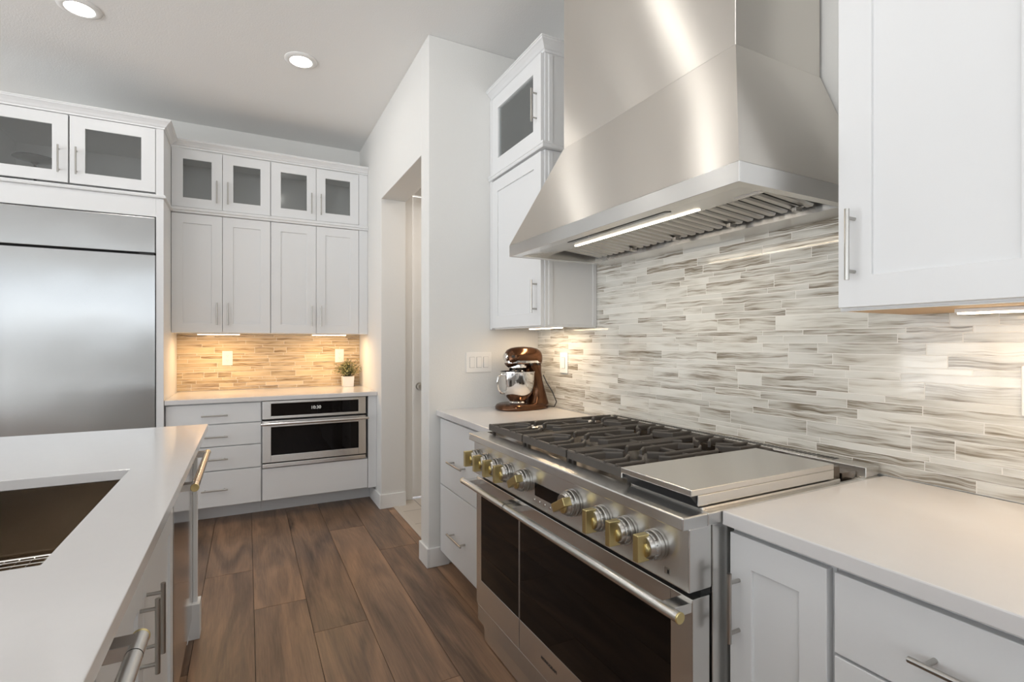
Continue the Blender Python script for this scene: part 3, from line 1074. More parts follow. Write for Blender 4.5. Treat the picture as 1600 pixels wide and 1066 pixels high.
# base cabinets along the right wall
FR_ = Fr('R', 1.025)
c = thing('base_cabinet', 'white two-drawer base cabinet between the doorway wall and the range', 'cabinet', (1.3, 2.42, 0))
bm = B(); box(bm, 1.025, XW - .001, 2.045, YS - .002, .10, .880); box(bm, 1.10, XW - .001, 2.045, YS - .002, 0, .10); obj('body', bm, WHITE, c, bevel=.001)
for z0, z1, zp in ((.492, .868, .655), (.098, .486, .262)):
    d = slab(FR_, c, 2.055, 2.785, z0, z1); pull(FR_, d, 2.49, zp, .20, False, off=.036)
c = thing('base_cabinet', 'narrow white base cabinet with one door right of the range', 'cabinet', (1.3, .70, 0))
bm = B(); box(bm, 1.025, XW - .001, .578, .812, .10, .880); box(bm, 1.10, XW - .001, .578, .812, 0, .10); obj('body', bm, WHITE, c, bevel=.001)
d = shaker(FR_, c, .586, .806, .11, .866, .056, rail=.07); pull(FR_, d, .782, .705, .158, True, off=.034)
c = thing('base_cabinet', 'wide white drawer base cabinet at the right edge, nearest the camera', 'cabinet', (1.3, .2, 0))
bm = B(); box(bm, 1.025, XW - .001, -.30, .5765, .10, .880); box(bm, 1.10, XW - .001, -.30, .5765, 0, .10); obj('body', bm, WHITE, c, bevel=.001)
for z0, z1, zp in ((.712, .866, .785), (.415, .706, .57), (.11, .409, .27)):
    d = slab(FR_, c, .062, .572, z0, z1); pull(FR_, d, .335, zp, .20, False, off=.036)
    d = slab(FR_, c, -.29, .057, z0, z1); pull(FR_, d, -.10, zp, .20, False, off=.036)

def counter(label, *boxes, bevel=.003, name='countertop'):
    bm = B()
    for b in boxes:
        box(bm, *b)
    o = obj(name, bm, QUARTZ, bevel=bevel)
    return tag(o, label, 'countertop')
counter('white quartz countertop right of the range, nearest the camera', (.989, XW - .0005, -.9, .8155, .881, .914))
counter('white quartz countertop holding the stand mixer', (.989, XW - .0005, 2.0375, YS - .0005, .881, .914))
counter('white quartz countertop by the fridge holding the potted plant', (-.503, XD - .0005, 4.106, YB - .0005, .881, .914))

# ================================================================== BACK WALL
FD = Fr('B', 4.15)
c = thing('base_cabinet', 'white base cabinet with four stacked drawers beside the fridge', 'cabinet', (-.2, 4.4, 0))
bm = B(); box(bm, -.503, .095, 4.15, YB - .001, .135, .880); box(bm, -.503, .095, 4.34, YB - .001, 0, .135); obj('body', bm, WHITE, c, bevel=.001)
for z0, z1, zp, L in ((.731, .872, .792, .165), (.570, .724, .640, .165), (.398, .563, .480, .165), (.140, .391, .262, .165)):
    d = slab(FD, c, -.497, .090, z0, z1); pull(FD, d, -.205, zp, L, False)
c = thing('base_cabinet', 'white base cabinet that houses the built-in wall oven', 'cabinet', (.5, 4.4, 0))
bm = B()
box(bm, .0955, .098, 4.15, YB - .001, .135, .880); box(bm, .872, XD - .001, 4.131, YB - .001, .135, .880)
box(bm, .098, .872, 4.15, YB - .001, .135, .372); box(bm, .098, .872, 4.70, YB - .001, .372, .880)
box(bm, .0955, XD - .001, 4.34, YB - .001, 0, .135)
obj('body', bm, WHITE, c, bevel=.001)
slab(FD, c, .100, .868, .140, .374, 'lower_panel')
OV = thing('wall_oven', 'built-in stainless wall oven with black glass under the back countertop', 'oven', (.474, 4.2, .38))
bm = B(); box(bm, .105, .865, 4.155, 4.69, .385, .872); obj('body', bm, DARK, OV)
def frame(bm, x0, x1, z0, z1, ix0, ix1, iz0, iz1, ya, yb):
    box(bm, x0, ix0, ya, yb, z0, z1); box(bm, ix1, x1, ya, yb, z0, z1); box(bm, ix0, ix1, ya, yb, z0, iz0); box(bm, ix0, ix1, ya, yb, iz1, z1)
bm = B(); frame(bm, .100, .851, .742, .876, .158, .793, .762, .856, 4.118, 4.155); obj('control_panel', bm, SSX, OV, bevel=.002)
bm = B(); box(bm, .158, .793, 4.124, 4.15, .762, .856); dd = obj('display_glass', bm, BLACKG, OV)
text('clock', '10:30', .034, (.473, 4.1235, .812), RB, DIGIT, OV)
bm = B(); frame(bm, .100, .851, .420, .728, .158, .793, .472, .682, 4.112, 4.155); od = obj('oven_door', bm, SSX, OV, bevel=.002)
bm = B(); box(bm, .158, .793, 4.120, 4.15, .472, .682); obj('door_glass', bm, BLACKG, od)
bm = B(); cyl(bm, (.088, 4.066, .712), (.863, 4.066, .712), .011, 20)
for x in (.125, .826):
    box(bm, x - .012, x + .012, 4.066, 4.112, .703, .721)
obj('handle', bm, SSX, od, smooth=True)
bm = B(); box(bm, .100, .851, 4.118, 4.155, .381, .411); obj('vent_strip', bm, SSX, OV, bevel=.002)

# uppers on the back wall
FV = Fr('B', 4.49)
dz = [(-.5045, .1685, 'white two-door wall cabinet beside the fridge', 'two-door glass cabinet above the cabinet beside the fridge'),
      (.1695, .8645, 'white two-door wall cabinet next to the doorway wall', 'two-door glass cabinet next to the doorway wall')]
for i, (a, b, l1, l2) in enumerate(dz):
    c = thing('wall_cabinet', l1, 'cabinet', ((a + b) / 2, 4.65, 1.385), 'wall cabinets over the back counter')
    carcass(FV, c, a, b, 1.385, 2.288, YB - .001 - 4.49)
    m = (a + b) / 2 - .002
    for u0, u1, pu in ((a + .002, m - .0015, m - .037), (m + .0015, b - .002, m + .037)):
        d = shaker(FV, c, u0, u1, 1.388, 2.286, .072); pull(FV, d, pu, 1.532, .172, True, off=.028, r=.005)
    c = thing('glass_cabinet', 'white ' + l2, 'cabinet', ((a + b) / 2, 4.65, 2.33), 'glass cabinets over the back counter')
    carcass(FV, c, a, b, 2.3285, 2.775, YB - .001 - 4.49, True)
    for u0, u1, pu in ((a + .002, m - .0015, m - .037), (m + .0015, b - .002, m + .037)):
        d = shaker(FV, c, u0, u1, 2.334, 2.770, .072, True); pull(FV, d, pu, 2.467, .172, True, off=.028, r=.005)
bm = B(); box(bm, .865, XD - .001, 4.470, YB - .001, 1.385, 2.288); box(bm, .865, XD - .001, 4.470, YB - .001, 2.3285, 2.775)
tag(obj('filler_panel', bm, WHITE, bevel=.001), 'white filler strips between the back wall cabinets and the doorway wall', 'panel')
bm = B()
prism(bm, [(0, 0), (.030, 0), (.034, .006), (.034, .014), (.042, .020), (.042, .0385), (0, .0385)], lambda d_, q: (-.5045, 4.49 - d_, 2.289 + q), lambda d_, q: (XD - .001, 4.49 - d_, 2.289 + q))
box(bm, -.5045, XD - .001, 4.49, YB - .001, 2.2885, 2.328)
tag(obj('moulding_strip', bm, WHITE), 'white moulding strip between the two tiers of back wall cabinets', 'moulding')
hold = thing('crown_moulding', 'white crown moulding along the top of the back wall cabinets', 'moulding', (.2, 4.5, 2.776))
crown(hold, Fr('B', 4.47), -.5045, XD - .001, 2.776, name='moulding_run')
under_light('left of the two lit bars under the back wall cabinets', -.345, -.05, 4.53, 4.57, 1.3848, UNDER_W * 1.8)
under_light('right of the two lit bars under the back wall cabinets', .49, .77, 4.53, 4.57, 1.3848, UNDER_W * 1.8)

# fridge surround and fridge
FF = Fr('B', 4.12)
PX = -.505
bm = B(); box(bm, -.548, PX, 4.10, YB - .001, 0, 2.285)
tag(obj('end_panel', bm, WHITE, bevel=.0015), 'tall white end panel between the fridge and the drawer cabinet', 'panel')
bm = B(); box(bm, -1.50, -1.468, 4.10, YB - .001, 0, 2.285)
tag(obj('end_panel', bm, WHITE, bevel=.0015), 'tall white end panel on the far left side of the fridge', 'panel')
bm = B(); box(bm, -1.4675, -.5485, 4.10, 4.13, 2.160, 2.285)
tag(obj('header_panel', bm, WHITE, bevel=.001), 'white header board right above the fridge', 'panel')
c = thing('glass_cabinet', 'deep white glass-door cabinet over the fridge', 'cabinet', (-1, 4.4, 2.286))
carcass(FF, c, -1.50, PX, 2.286, 2.775, YB - .001 - 4.12, True)
for u0, u1, pu in ((-1.462, -1.011, -1.055), (-1.003, -.552, -.967)):
    d = shaker(FF, c, u0, u1, 2.325, 2.755, .078, True, rail=.072); pull(FF, d, pu, 2.465, .172, True, off=.026, r=.005)
crown(c, Fr('B', 4.10), -1.50, PX, 2.758, ret_hi=.31, h=.058)
bm = B(); prism(bm, [(0, 0), (.014, .004), (.016, .012), (.010, .016), (.008, .024), (0, .024)], lambda d_, q: (-1.50, 4.10 - d_, 2.287 + q), lambda d_, q: (PX + d_, 4.10 - d_, 2.287 + q))
prism(bm, [(0, 0), (.014, .004), (.016, .012), (.010, .016), (.008, .024), (0, .024)], lambda d_, q: (PX + d_, 4.10 - d_, 2.287 + q), lambda d_, q: (PX + d_, 4.445, 2.287 + q))
box(bm, PX - .002, PX, 4.10, 4.12, 2.30, 2.76); box(bm, -.549, PX - .002, 4.10, 4.12, 2.30, 2.76)
obj('front_moulding', bm, WHITE, c)
# cake stand inside
cs = thing('cake_stand', 'dark footed cake stand behind the left glass door over the fridge', 'stand', (-1.26, 4.42, 2.304))
bm = B(); lathe(bm, (-1.26, 4.42, 2.3085), (0, 0, 1), [(.06, 0), (.055, .005), (.012, .02), (.008, .05), (.008, .19), (.02, .20), (.03, .205)], 28)
obj('foot', bm, IRONC, cs, smooth=True)
bm = B(); lathe(bm, (-1.26, 4.42, 2.5138), (0, 0, 1), [(.03, 0), (.085, .012), (.115, .022), (.115, .027), (.10, .018), (0, .008)], 32)
obj('plate', bm, IRONC, cs, smooth=True)

FG = thing('refrigerator', 'built-in stainless steel refrigerator with top grille panel', 'refrigerator', (-1.01, 4.4, 0))
bm = B(); box(bm, -1.463, -.553, 4.16, 4.80, .0, 2.155); obj('body', bm, DARK, FG)
bm = B(); box(bm, -1.463, -.553, 4.098, 4.16, 1.915, 2.153); obj('grille_panel', bm, FRIDGEM, FG, bevel=.003)
bm = B()
nx = 24
R_ = []
for z in (.12, 1.20, 1.897):
    pass
# door skin: very slightly crowned from side to side and top to bottom
g = []
nz = 24
for i in range(nx + 1):
    row = []
    for j in range(nz + 1):
        u = i / nx; v = j / nz
        x = -1.463 + .91 * u; z = .12 + (1.899 - .12) * v
        y = 4.098 - .004 * (1 - (2 * u - 1) ** 4) * 1 - .003 * (1 - (2 * v - 1) ** 6)
        row.append(bm.verts.new((x, y, z)))
    g.append(row)
for i in range(nx):
    for j in range(nz):
        bm.faces.new((g[i][j], g[i][j + 1], g[i + 1][j + 1], g[i + 1][j]))
ring = [g[i][0] for i in range(nx + 1)] + [g[nx][j] for j in range(1, nz + 1)] + [g[i][nz] for i in range(nx - 1, -1, -1)] + [g[0][j] for j in range(nz - 1, 0, -1)]
back = [bm.verts.new((v.co.x, 4.155, v.co.z)) for v in ring]
for i in range(len(ring)):
    bm.faces.new((ring[i], ring[(i + 1) % len(ring)], back[(i + 1) % len(ring)], back[i]))
bm.faces.new(back)
fdoor = obj('door', bm, FRIDGEM, FG, smooth=True)
bm = B(); cyl(bm, (-1.40, 4.03, .55), (-1.40, 4.03, 1.75), .014, 20)
for z in (.60, 1.70):
    box(bm, -1.412, -1.388, 4.03, 4.094, z - .012, z + .012)
obj('handle', bm, SSH, fdoor, smooth=True)
bm = B(); box(bm, -.64, -.556, 4.088, 4.15, 1.9005, 1.913); obj('hinge', bm, DARK, FG)
bm = B(); box(bm, -1.46, -.556, 4.14, 4.16, 0.01, .11); obj('toe_grille', bm, DARK, FG)

# ================================================================== ISLAND
IX = -.1686; IY1 = 2.83; IY0 = -.55; IXL = -1.45; FX = -.235
sx0, sx1, sy0, sy1 = -.80, -.325, 1.165, 1.925
bm = B()
# one slab with a cut-out (ring of quads, no inner seams)
xs = [IXL, sx0, sx1, IX]; yy = [IY0, sy0, sy1, IY1]
top = {}; bot = {}
for i, x in enumerate(xs):
    for j, y in enumerate(yy):
        top[i, j] = bm.verts.new((x, y, .914)); bot[i, j] = bm.verts.new((x, y, .884))
for i in range(3):
    for j in range(3):
        if (i, j) != (1, 1):
            bm.faces.new((top[i, j], top[i + 1, j], top[i + 1, j + 1], top[i, j + 1]))
            bm.faces.new((bot[i, j], bot[i, j + 1], bot[i + 1, j + 1], bot[i + 1, j]))
def wall_(a, b):
    bm.faces.new((bot[a], bot[b], top[b], top[a]))
for i in range(3):
    wall_((i, 0), (i + 1, 0)); wall_((i + 1, 3), (i, 3)); wall_((0, i + 1), (0, i)); wall_((3, i), (3, i + 1))
wall_((2, 1), (1, 1)); wall_((1, 2), (2, 2)); wall_((1, 1), (1, 2)); wall_((2, 2), (2, 1))
tag(obj('island_countertop', bm, QUARTZ, bevel=.002), 'white quartz island countertop with the sink cut-out', 'countertop')

SK = thing('sink', 'deep stainless undermount sink set in the island', 'sink', (-.56, 1.55, .66))
bm = B()
a, b, c_, d_ = sx0 + .004, sx1 - .004, sy0 + .004, sy1 - .004
zb = .665
box(bm, a - .012, a, c_ - .012, d_ + .012, zb, .8835); box(bm, b, b + .012, c_ - .012, d_ + .012, zb, .8835)
box(bm, a, b, c_ - .012, c_, zb, .8835); box(bm, a, b, d_, d_ + .012, zb, .8835); box(bm, a - .012, b + .012, c_ - .012, d_ + .012, zb - .012, zb)
obj('basin', bm, SINKM, SK)
bm = B(); lathe(bm, (-.56, 1.55, zb), (0, 0, 1), [(.057, 0), (.055, .003), (.04, .002), (.038, .0005), (0, .0005)], 28); obj('drain', bm, CHROME, SK, smooth=True)
bm = B()
zg = zb + .025
x = a + .03
while x < b - .02:
    cyl(bm, (x, c_ + .02, zg), (x, d_ - .02, zg), .0022, 6); x += .032
y = c_ + .03
while y < d_ - .02:
    cyl(bm, (a + .02, y, zg + .004), (b - .02, y, zg + .004), .0022, 6); y += .032
for x in (a + .02, b - .02):
    cyl(bm, (x, c_ + .02, zg + .002), (x, d_ - .02, zg + .002), .004, 8)
for y in (c_ + .02, d_ - .02):
    cyl(bm, (a + .02, y, zg + .002), (b - .02, y, zg + .002), .004, 8)
for x in (a + .03, b - .03):
    for y in (c_ + .03, d_ - .03):
        cyl(bm, (x, y, zb), (x, y, zg), .006, 8)
tag(obj('sink_grid', bm, CHROME), 'wire rack grid on the bottom of the island sink', 'rack')

FI = Fr('I', FX)
# sink base
c = thing('base_cabinet', 'white sink base cabinet with two doors in the island', 'cabinet', (-.6, 1.43, 0))
bm = B()
box(bm, FX - .60, FX, 1.004, 1.020, .10, .8835); box(bm, FX - .60, FX, 1.9345, 1.946, .10, .8835); box(bm, FX - .60, FX, 1.02, 1.9345, .10, .60)
box(bm, FX - .018, FX, 1.020, 1.930, .60, .8835); box(bm, FX - .60, FX - .07, 1.004, 1.946, 0, .10)
obj('body', bm, WHITE, c, bevel=.001)
slab(FI, c, 1.008, 1.942, .782, .868, 'false_front')
d = shaker(FI, c, 1.008, 1.418, .108, .776, .062); pull(FI, d, 1.378, .640, .17, True, off=.034)
d = shaker(FI, c, 1.422, 1.942, .108, .776, .062); pull(FI, d, 1.462, .640, .17, True, off=.034)


def dishwasher(y0, y1, label, brass=True):
    t_ = thing('dishwasher', label, 'dishwasher', (-.5, (y0 + y1) / 2, 0), 'built-in dishwashers in the island')
    bm = B(); box(bm, FX - .56, FX - .002, y0 + .004, y1 - .004, .10, .878); obj('body', bm, DARK, t_)
    bm = B(); box(bm, FX, FX + .022, y0 + .003, y1 - .003, .112, .872); dd_ = obj('door', bm, BRUSHV, t_, bevel=.002)
    bm = B(); box(bm, FX - .05, FX - .04, y0 + .004, y1 - .004, .0, .10); obj('toe_panel', bm, SSH, t_)
    hx = -.155; hz = .825
    bm = B(); cyl(bm, (hx, y0 + .012, hz), (hx, y1 + .008, hz), .0125, 24); h = obj('handle', bm, SSH, dd_, smooth=True)
    for yy_ in (y0 + .035, y1 - .015):
        bm = B(); box(bm, FX + .0225, hx, yy_ - .018, yy_ + .018, hz - .0115, hz + .0115); obj('bracket', bm, SSX, h, bevel=.001)
    for yy_, s in ((y0 + .012, -1), (y1 + .008, 1)):
        bm = B(); lathe(bm, (hx, yy_, hz), (0, s, 0), [(.0133, 0), (.0133, .003), (.012, .004), (.006, .0035), (0, .0035)], 24)
        obj('end_cap', bm, BRASS, h, smooth=True)
    for yy_ in (y0 + .06, y1 - .05):
        bm = B(); lathe(bm, (hx, yy_, hz), (0, 1, 0), [(.01245, 0), (.0128, 0), (.0128, .0015), (.01245, .0015)], 24)
        obj('ring', bm, DARK, h, smooth=True)


BRUSHV = brushed('steel_dishwasher', (0, 1, 0), (.60, .585, .565), .10, .5, (300, 5, 300), amp=.03)
dishwasher(1.950, 2.556, 'stainless dishwasher at the far end of the island')
dishwasher(.385, .994, 'stainless dishwasher at the near end of the island')
c = thing('base_cabinet', 'white base cabinet at the near end of the island', 'cabinet', (-.6, -.1, 0))
bm = B(); box(bm, FX - .60, FX, -.5, .381, .10, .8835); box(bm, FX - .60, FX - .07, -.5, .381, 0, .10); obj('body', bm, WHITE, c, bevel=.001)
d = shaker(FI, c, -.06, .375, .108, .868, .062); pull(FI, d, -.01, .640, .17, True)
d = shaker(FI, c, -.49, -.065, .108, .868, .062); pull(FI, d, -.11, .640, .17, True)
# island back body + end panel with post
bm = B(); box(bm, IXL + .25, FX - .602, -.5, 2.60, 0, .8835)
tag(obj('island_back_panel', bm, WHITE, bevel=.001), 'white back body of the island facing the fridge', 'panel')
ep = thing('island_end_panel', 'white end panel of the island with a slim edge post and plinth block', 'panel', (-.5, 2.66, 0))
bm = B(); box(bm, FX - .60, -.216, 2.60, 2.66, 0, .8835); obj('panel', bm, WHITE, ep, bevel=.0015)
bm = B(); box(bm, FX - .60, FX + .006, 2.560, 2.5995, .0, .8835); obj('filler', bm, WHITE, ep, bevel=.0015)
bm = B(); box(bm, -.215, -.197, 2.618, 2.645, .13, .8835); obj('edge_post', bm, WHITE, ep, bevel=.003)
bm = B(); box(bm, -.242, -.186, 2.5925, 2.672, 0.0, .155); obj('plinth_block', bm, WHITE, ep, bevel=.002)

# ================================================================== SMALL THINGS
def outlet(fr, u, z, label, name='outlet', w_=.078, h_=.122, gangs=1, kind='outlet', d0=.001):
    t_ = thing(name, label, 'switch' if kind == 'switch' else 'outlet', fr.p(u, z - h_ / 2, d0))
    bm = B(); fr.box(bm, u - w_ / 2, u + w_ / 2, z - h_ / 2, z + h_ / 2, d0, d0 + .006); obj('cover_plate', bm, PLAST, t_, bevel=.002)
    for g_ in range(gangs):
        uc = u + (g_ - (gangs - 1) / 2) * .046
        if kind == 'switch':
            bm = B(); fr.box(bm, uc - .0165, uc + .0165, z - .033, z + .033, d0 + .006, d0 + .0072); s_ = obj('rocker_frame', bm, SLOT, t_)
            bm = B(); fr.box(bm, uc - .0150, uc + .0150, z - .0315, z + .0315, d0 + .0072, d0 + .010); obj('rocker', bm, PLAST, t_, bevel=.001)
        else:
            for s in (-.0195, .0195):
                bm = B()
                p0 = fr.p(uc, z + s, d0 + .006); p1 = fr.p(uc, z + s, d0 + .0078)
                cyl(bm, p0, p1, .0165, 20); so = obj('socket', bm, PLAST, t_, smooth=True)
                bm = B()
                for dx in (-.0065, .0065):
                    fr.box(bm, uc + dx - .001, uc + dx + .001, z + s - .001, z + s + .008, d0 + .0078, d0 + .0081)
                fr.box(bm, uc - .002, uc + .002, z + s - .010, z + s - .006, d0 + .0078, d0 + .0081)
                obj('slots', bm, SLOT, so)
    return t_


outlet(FB, -.147, 1.181, 'white double outlet on the left side of the back tile')
outlet(FB, .757, 1.192, 'white double outlet on the back tile above the potted plant')
outlet(FW, 2.502, 1.190, 'white rocker switch plate on the tile beside the mixer', 'switch_plate', kind='switch')
outlet(FW, .477, 1.190, 'white switch plate on the tile at the right edge of the picture', 'switch_plate', kind='switch')
outlet(Fr('B', YS), 1.259, 1.190, 'white triple rocker switch plate on the plain wall left of the mixer', 'switch_plate', w_=.168, kind='switch', gangs=3)

# ceiling downlights
def downlight(x, y):
    t_ = thing('downlight', 'round recessed ceiling light', 'ceiling light', (x, y, CEIL))
    bm = B(); lathe(bm, (x, y, CEIL), (0, 0, -1), [(.098, 0), (.098, .004), (.090, .009), (.070, .012), (.066, .010), (.066, 0)], 40)
    obj('trim_ring', bm, TRIMM, t_, smooth=True)
    bm = B(); lathe(bm, (x, y, CEIL), (0, 0, -1), [(.066, 0), (.066, .0095), (.05, .0105), (0, .011)], 40)
    obj('diffuser', bm, CANM, t_, smooth=True)
    return t_


dz_ = downlight(.305, 3.44)
dz_['label'] = 'round recessed ceiling light nearest the doorway wall'; dz_['group'] = 'recessed ceiling lights'
spots = [(-.80, 3.44, 'round recessed ceiling light above the fridge side of the island'), (-1.9, 3.44, 'round recessed ceiling light farthest left near the back wall'),
         (.305, 2.15, 'round recessed ceiling light over the aisle near the mixer end'), (.305, .85, 'round recessed ceiling light over the aisle by the range'),
         (-.80, .85, 'round recessed ceiling light over the middle of the island'), (.305, -.6, 'round recessed ceiling light behind the camera')]
for x, y, lb in spots:
    r_ = dz_.copy(); COL.objects.link(r_); r_.location = (x, y, CEIL); r_['label'] = lb
    for ch in dz_.children:
        q = ch.copy(); COL.objects.link(q); q.parent = r_
for x, y in [(.305, 3.44)] + [(s[0], s[1]) for s in spots]:
    area('can_lamp', (x, y, CEIL - .013), (.12, .12), CAN_W, (1, .97, .92), shape='DISK')

# plant
PT = thing('potted_plant', 'small leafy plant in a square white pot on the back counter', 'plant', (.815, 4.71, .914))
px, py = .812, 4.712
bm = B()
hexa(bm, [(px - .045, py - .045, .9145), (px + .045, py - .045, .9145), (px + .045, py + .045, .9145), (px - .045, py + .045, .9145),
          (px - .050, py - .050, 1.008), (px + .050, py - .050, 1.008), (px + .050, py + .050, 1.008), (px - .050, py + .050, 1.008)])
obj('pot', bm, POTM, PT, bevel=.003)
bm = B(); box(bm, px - .044, px + .044, py - .044, py + .044, 1.004, 1.0095); obj('soil', bm, SOIL, PT)
stems = B(); bm = B(); lay = bm.loops.layers.float_color.new('rnd')
rp = random.Random(4)
for s in range(90):
    th = rp.uniform(0, 2 * PI); ph = rp.uniform(0, 1.5); R0 = rp.uniform(.06, .115)
    b0 = Vector((px + rp.uniform(-.03, .03), py + rp.uniform(-.03, .03), 1.007))
    tip = Vector((px, py, 1.02)) + Vector((math.cos(th) * math.sin(ph) * R0 * 1.3, math.sin(th) * math.sin(ph) * R0 * .95, math.cos(ph) * R0 * 1.15 + rp.uniform(0, .02)))
    tip.y = min(tip.y, YB - .01); tip.x = min(tip.x, XD - .012)
    mid = (b0 + tip) / 2 + Vector((0, 0, .02))
    mid.y = min(mid.y, YB - .01)
    tube(stems, [b0, mid, tip], .0009, 4)
    for k in range(11):
        f_ = rp.uniform(.35, 1.05)
        c0 = b0.lerp(tip, f_) + Vector((rp.uniform(-.014, .014), rp.uniform(-.014, .014), rp.uniform(-.010, .014)))
        if c0.z < 1.0:
            c0.z = 1.0
        c0.y = min(c0.y, YB - .012); c0.x = min(c0.x, XD - .014)
        d1 = Vector((rp.uniform(-1, 1), rp.uniform(-1, 1), rp.uniform(-.4, 1))).normalized()
        n1 = d1.orthogonal().normalized(); n1.rotate(Matrix.Rotation(rp.uniform(0, 6.28), 3, d1))
        b1 = d1.cross(n1)
        L = rp.uniform(.008, .012); w_ = L * .38
        vs = [bm.verts.new(c0 - d1 * L * .9), bm.verts.new(c0 + b1 * w_ + n1 * .001), bm.verts.new(c0 + d1 * L), bm.verts.new(c0 - b1 * w_ + n1 * .001)]
        f = bm.faces.new(vs); col = (rp.random(), 0, 0, 1)
        for l in f.loops:
            l[lay] = col
obj('stems', stems, LEAF, PT)
fo = obj('foliage', bm, LEAF, PT); fo['kind'] = 'stuff'

# ------------------------------------------------ stand mixer (front toward -X)
MX = thing('stand_mixer', 'copper brown stand mixer with polished steel bowl on the corner counter', 'mixer', (1.47, 2.635, .914))
mx, my, mz = 1.47, 2.635, .9145
def sect(bm, secs, n=28, cap=True):
    """loft of super-elliptic sections: (centre, half-u, half-v, axis 'x' or 'z', power)"""
    rings = []
    for c0, hu, hv, ax, pw in secs:
        ring = []
        for i in range(n):
            t_ = 2 * PI * i / n
            a_ = math.copysign(abs(math.cos(t_)) ** (2 / pw), math.cos(t_)) * hu
            b_ = math.copysign(abs(math.sin(t_)) ** (2 / pw), math.sin(t_)) * hv
            ring.append(bm.verts.new((c0[0], c0[1] + a_, c0[2] + b_) if ax == 'x' else (c0[0] + b_, c0[1] + a_, c0[2])))
        rings.append(ring)
    for A, C in zip(rings, rings[1:]):
        for i in range(n):
            bm.faces.new((A[i], A[(i + 1) % n], C[(i + 1) % n], C[i]))
    if cap:
        bm.faces.new(rings[0][::-1]); bm.faces.new(rings[-1])
bm = B()    # base plate
out = []
for i in range(48):
    t_ = 2 * PI * i / 48
    ex = 2 / 2.4
    x_ = math.copysign(abs(math.cos(t_)) ** ex, math.cos(t_)) * .168
    y_ = math.copysign(abs(math.sin(t_)) ** ex, math.sin(t_)) * (.105 - .018 * (x_ / .168))
    out.append((x_, y_))
rings = []
for sc_, z in ((.96, 0), (1, .006), (1, .018), (.95, .030), (.86, .036), (.5, .038)):
    rings.append([bm.verts.new((mx + .0 + x_ * sc_, my + y_ * sc_, mz + z)) for x_, y_ in out])
for A, C in zip(rings, rings[1:]):
    for i in range(48):
        bm.faces.new((A[i], A[(i + 1) % 48], C[(i + 1) % 48], C[i]))
bm.faces.new(rings[0][::-1]); bm.faces.new(rings[-1])
obj('base', bm, COPPER, MX, smooth=True)
bm = B()    # column
sect(bm, [((mx + .095, my, mz + .028), .072, .070, 'z', 2.6), ((mx + .100, my, mz + .06), .058, .058, 'z', 2.6), ((mx + .098, my, mz + .11), .047, .046, 'z', 2.6),
          ((mx + .085, my, mz + .17), .043, .043, 'z', 2.6), ((mx + .070, my, mz + .22), .046, .050, 'z', 2.6), ((mx + .060, my, mz + .262), .052, .058, 'z', 2.6)])
obj('column', bm, COPPER, MX, smooth=True)
bm = B()    # head
hz_ = mz + .302
hs = [(-.112, .020, .026, -.004), (-.106, .040, .043, -.002), (-.095, .052, .053, 0), (-.075, .060, .060, .002), (-.04, .065, .064, .004), (.0, .067, .065, .005), (.05, .066, .063, .004),
      (.085, .062, .058, .002), (.105, .052, .050, 0), (.117, .036, .038, -.002), (.121, .016, .020, -.004)]
sect(bm, [((mx + x_, my, hz_ + dz2), a_, b_, 'x', 2.3) for x_, a_, b_, dz2 in hs], 32)
head = obj('head', bm, COPPER, MX, smooth=True)
bm = B()    # chrome band around the head
for zc, hh in ((hz_ - .020, .0065),):
    pts = []
    for i in range(40):
        t_ = 2 * PI * i / 40
        ex = 2 / 2.6
        pts.append((mx + .004 + math.copysign(abs(math.cos(t_)) ** ex, math.cos(t_)) * .1195, my + math.copysign(abs(math.sin(t_)) ** ex, math.sin(t_)) * .0675))
    A = [bm.verts.new((p[0], p[1], zc - hh)) for p in pts]; C = [bm.verts.new((p[0], p[1], zc + hh)) for p in pts]
    for i in range(40):
        bm.faces.new((A[i], A[(i + 1) % 40], C[(i + 1) % 40], C[i]))
    bm.faces.new(A[::-1]); bm.faces.new(C)
band = obj('trim_band', bm, CHROME, MX, smooth=True)
text('maker_name', 'KitchenAid', .0125, (mx - .045, my - .0688, hz_ - .0205), RB, DARK, MX)
bm = B()    # attachment hub at the nose
lathe(bm, (mx - .108, my, hz_ + .008), (-1, 0, 0), [(.024, 0), (.024, .012), (.020, .015), (0, .016)], 24)
obj('attachment_hub', bm, CHROME, MX, smooth=True)
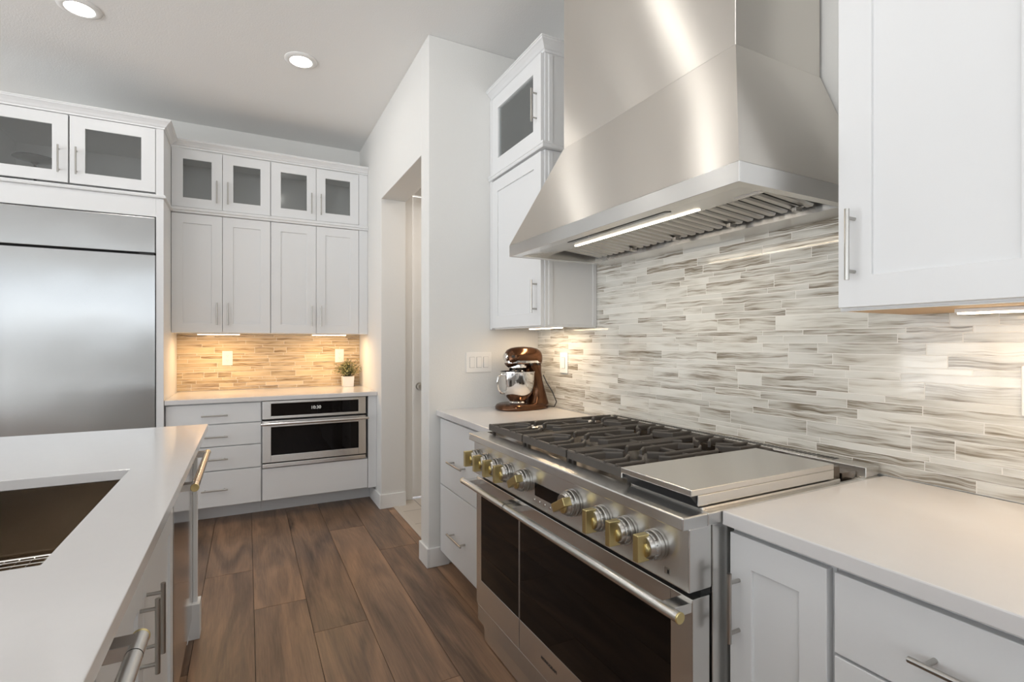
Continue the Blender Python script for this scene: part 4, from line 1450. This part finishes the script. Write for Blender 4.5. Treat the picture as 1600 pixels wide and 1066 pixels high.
bm = B(); cyl(bm, (mx - .095, my - .052, hz_ + .012), (mx - .095, my - .066, hz_ + .012), .008, 16); obj('hub_knob', bm, IRONC, MX, smooth=True)
bm = B(); cyl(bm, (mx + .02, my - .060, hz_ - .034), (mx + .02, my - .076, hz_ - .036), .007, 14); cyl(bm, (mx + .07, my - .055, hz_ - .034), (mx + .07, my - .07, hz_ - .036), .006, 14)
obj('speed_levers', bm, IRONC, MX, smooth=True)
bm = B()    # planetary
bx = mx - .035
lathe(bm, (bx, my, hz_ - .050), (0, 0, -1), [(.055, -.022), (.059, -.006), (.059, .004), (.053, .008), (.050, .020), (.038, .028), (0, .030)], 28); obj('planetary_ring', bm, CHROME, MX, smooth=True)
bm = B(); cyl(bm, (bx, my, hz_ - .07), (bx, my, hz_ - .10), .012); obj('beater_shaft', bm, CHROME, MX, smooth=True)
bm = B()    # bowl
lathe(bm, (bx, my, mz + .036), (0, 0, 1), [(.050, 0), (.052, .004), (.047, .012), (.050, .018), (.074, .040), (.093, .070), (.101, .105), (.1035, .150), (.104, .183), (.107, .185),
                                         (.107, .189), (.102, .188), (.101, .150), (.098, .105), (.090, .072), (.072, .044), (.045, .024), (0, .022)], 48)
bowl = obj('bowl', bm, CHROME, MX, smooth=True)
bm = B()
tube(bm, [(bx - .098, my - .012, mz + .205), (bx - .120, my - .018, mz + .208), (bx - .138, my - .020, mz + .195), (bx - .143, my - .020, mz + .165), (bx - .136, my - .018, mz + .125), (bx - .118, my - .012, mz + .102), (bx - .092, my - .008, mz + .100)], [.007, .008, .008, .007, .007, .007, .006], 10)
obj('bowl_handle', bm, CHROME, bowl, smooth=True)
bm = B()
tube(bm, [(mx + .125, my - .03, mz + .20), (mx + .140, my - .045, mz + .155), (mx + .165, my - .07, mz + .10), (mx + .185, my - .085, mz + .04), (mx + .180, my - .070, mz + .010), (mx + .17, my + .03, mz + .0045), (mx + .175, my + .10, mz + .0045)], .0035, 8)
obj('power_cord', bm, IRONC, MX, smooth=True)
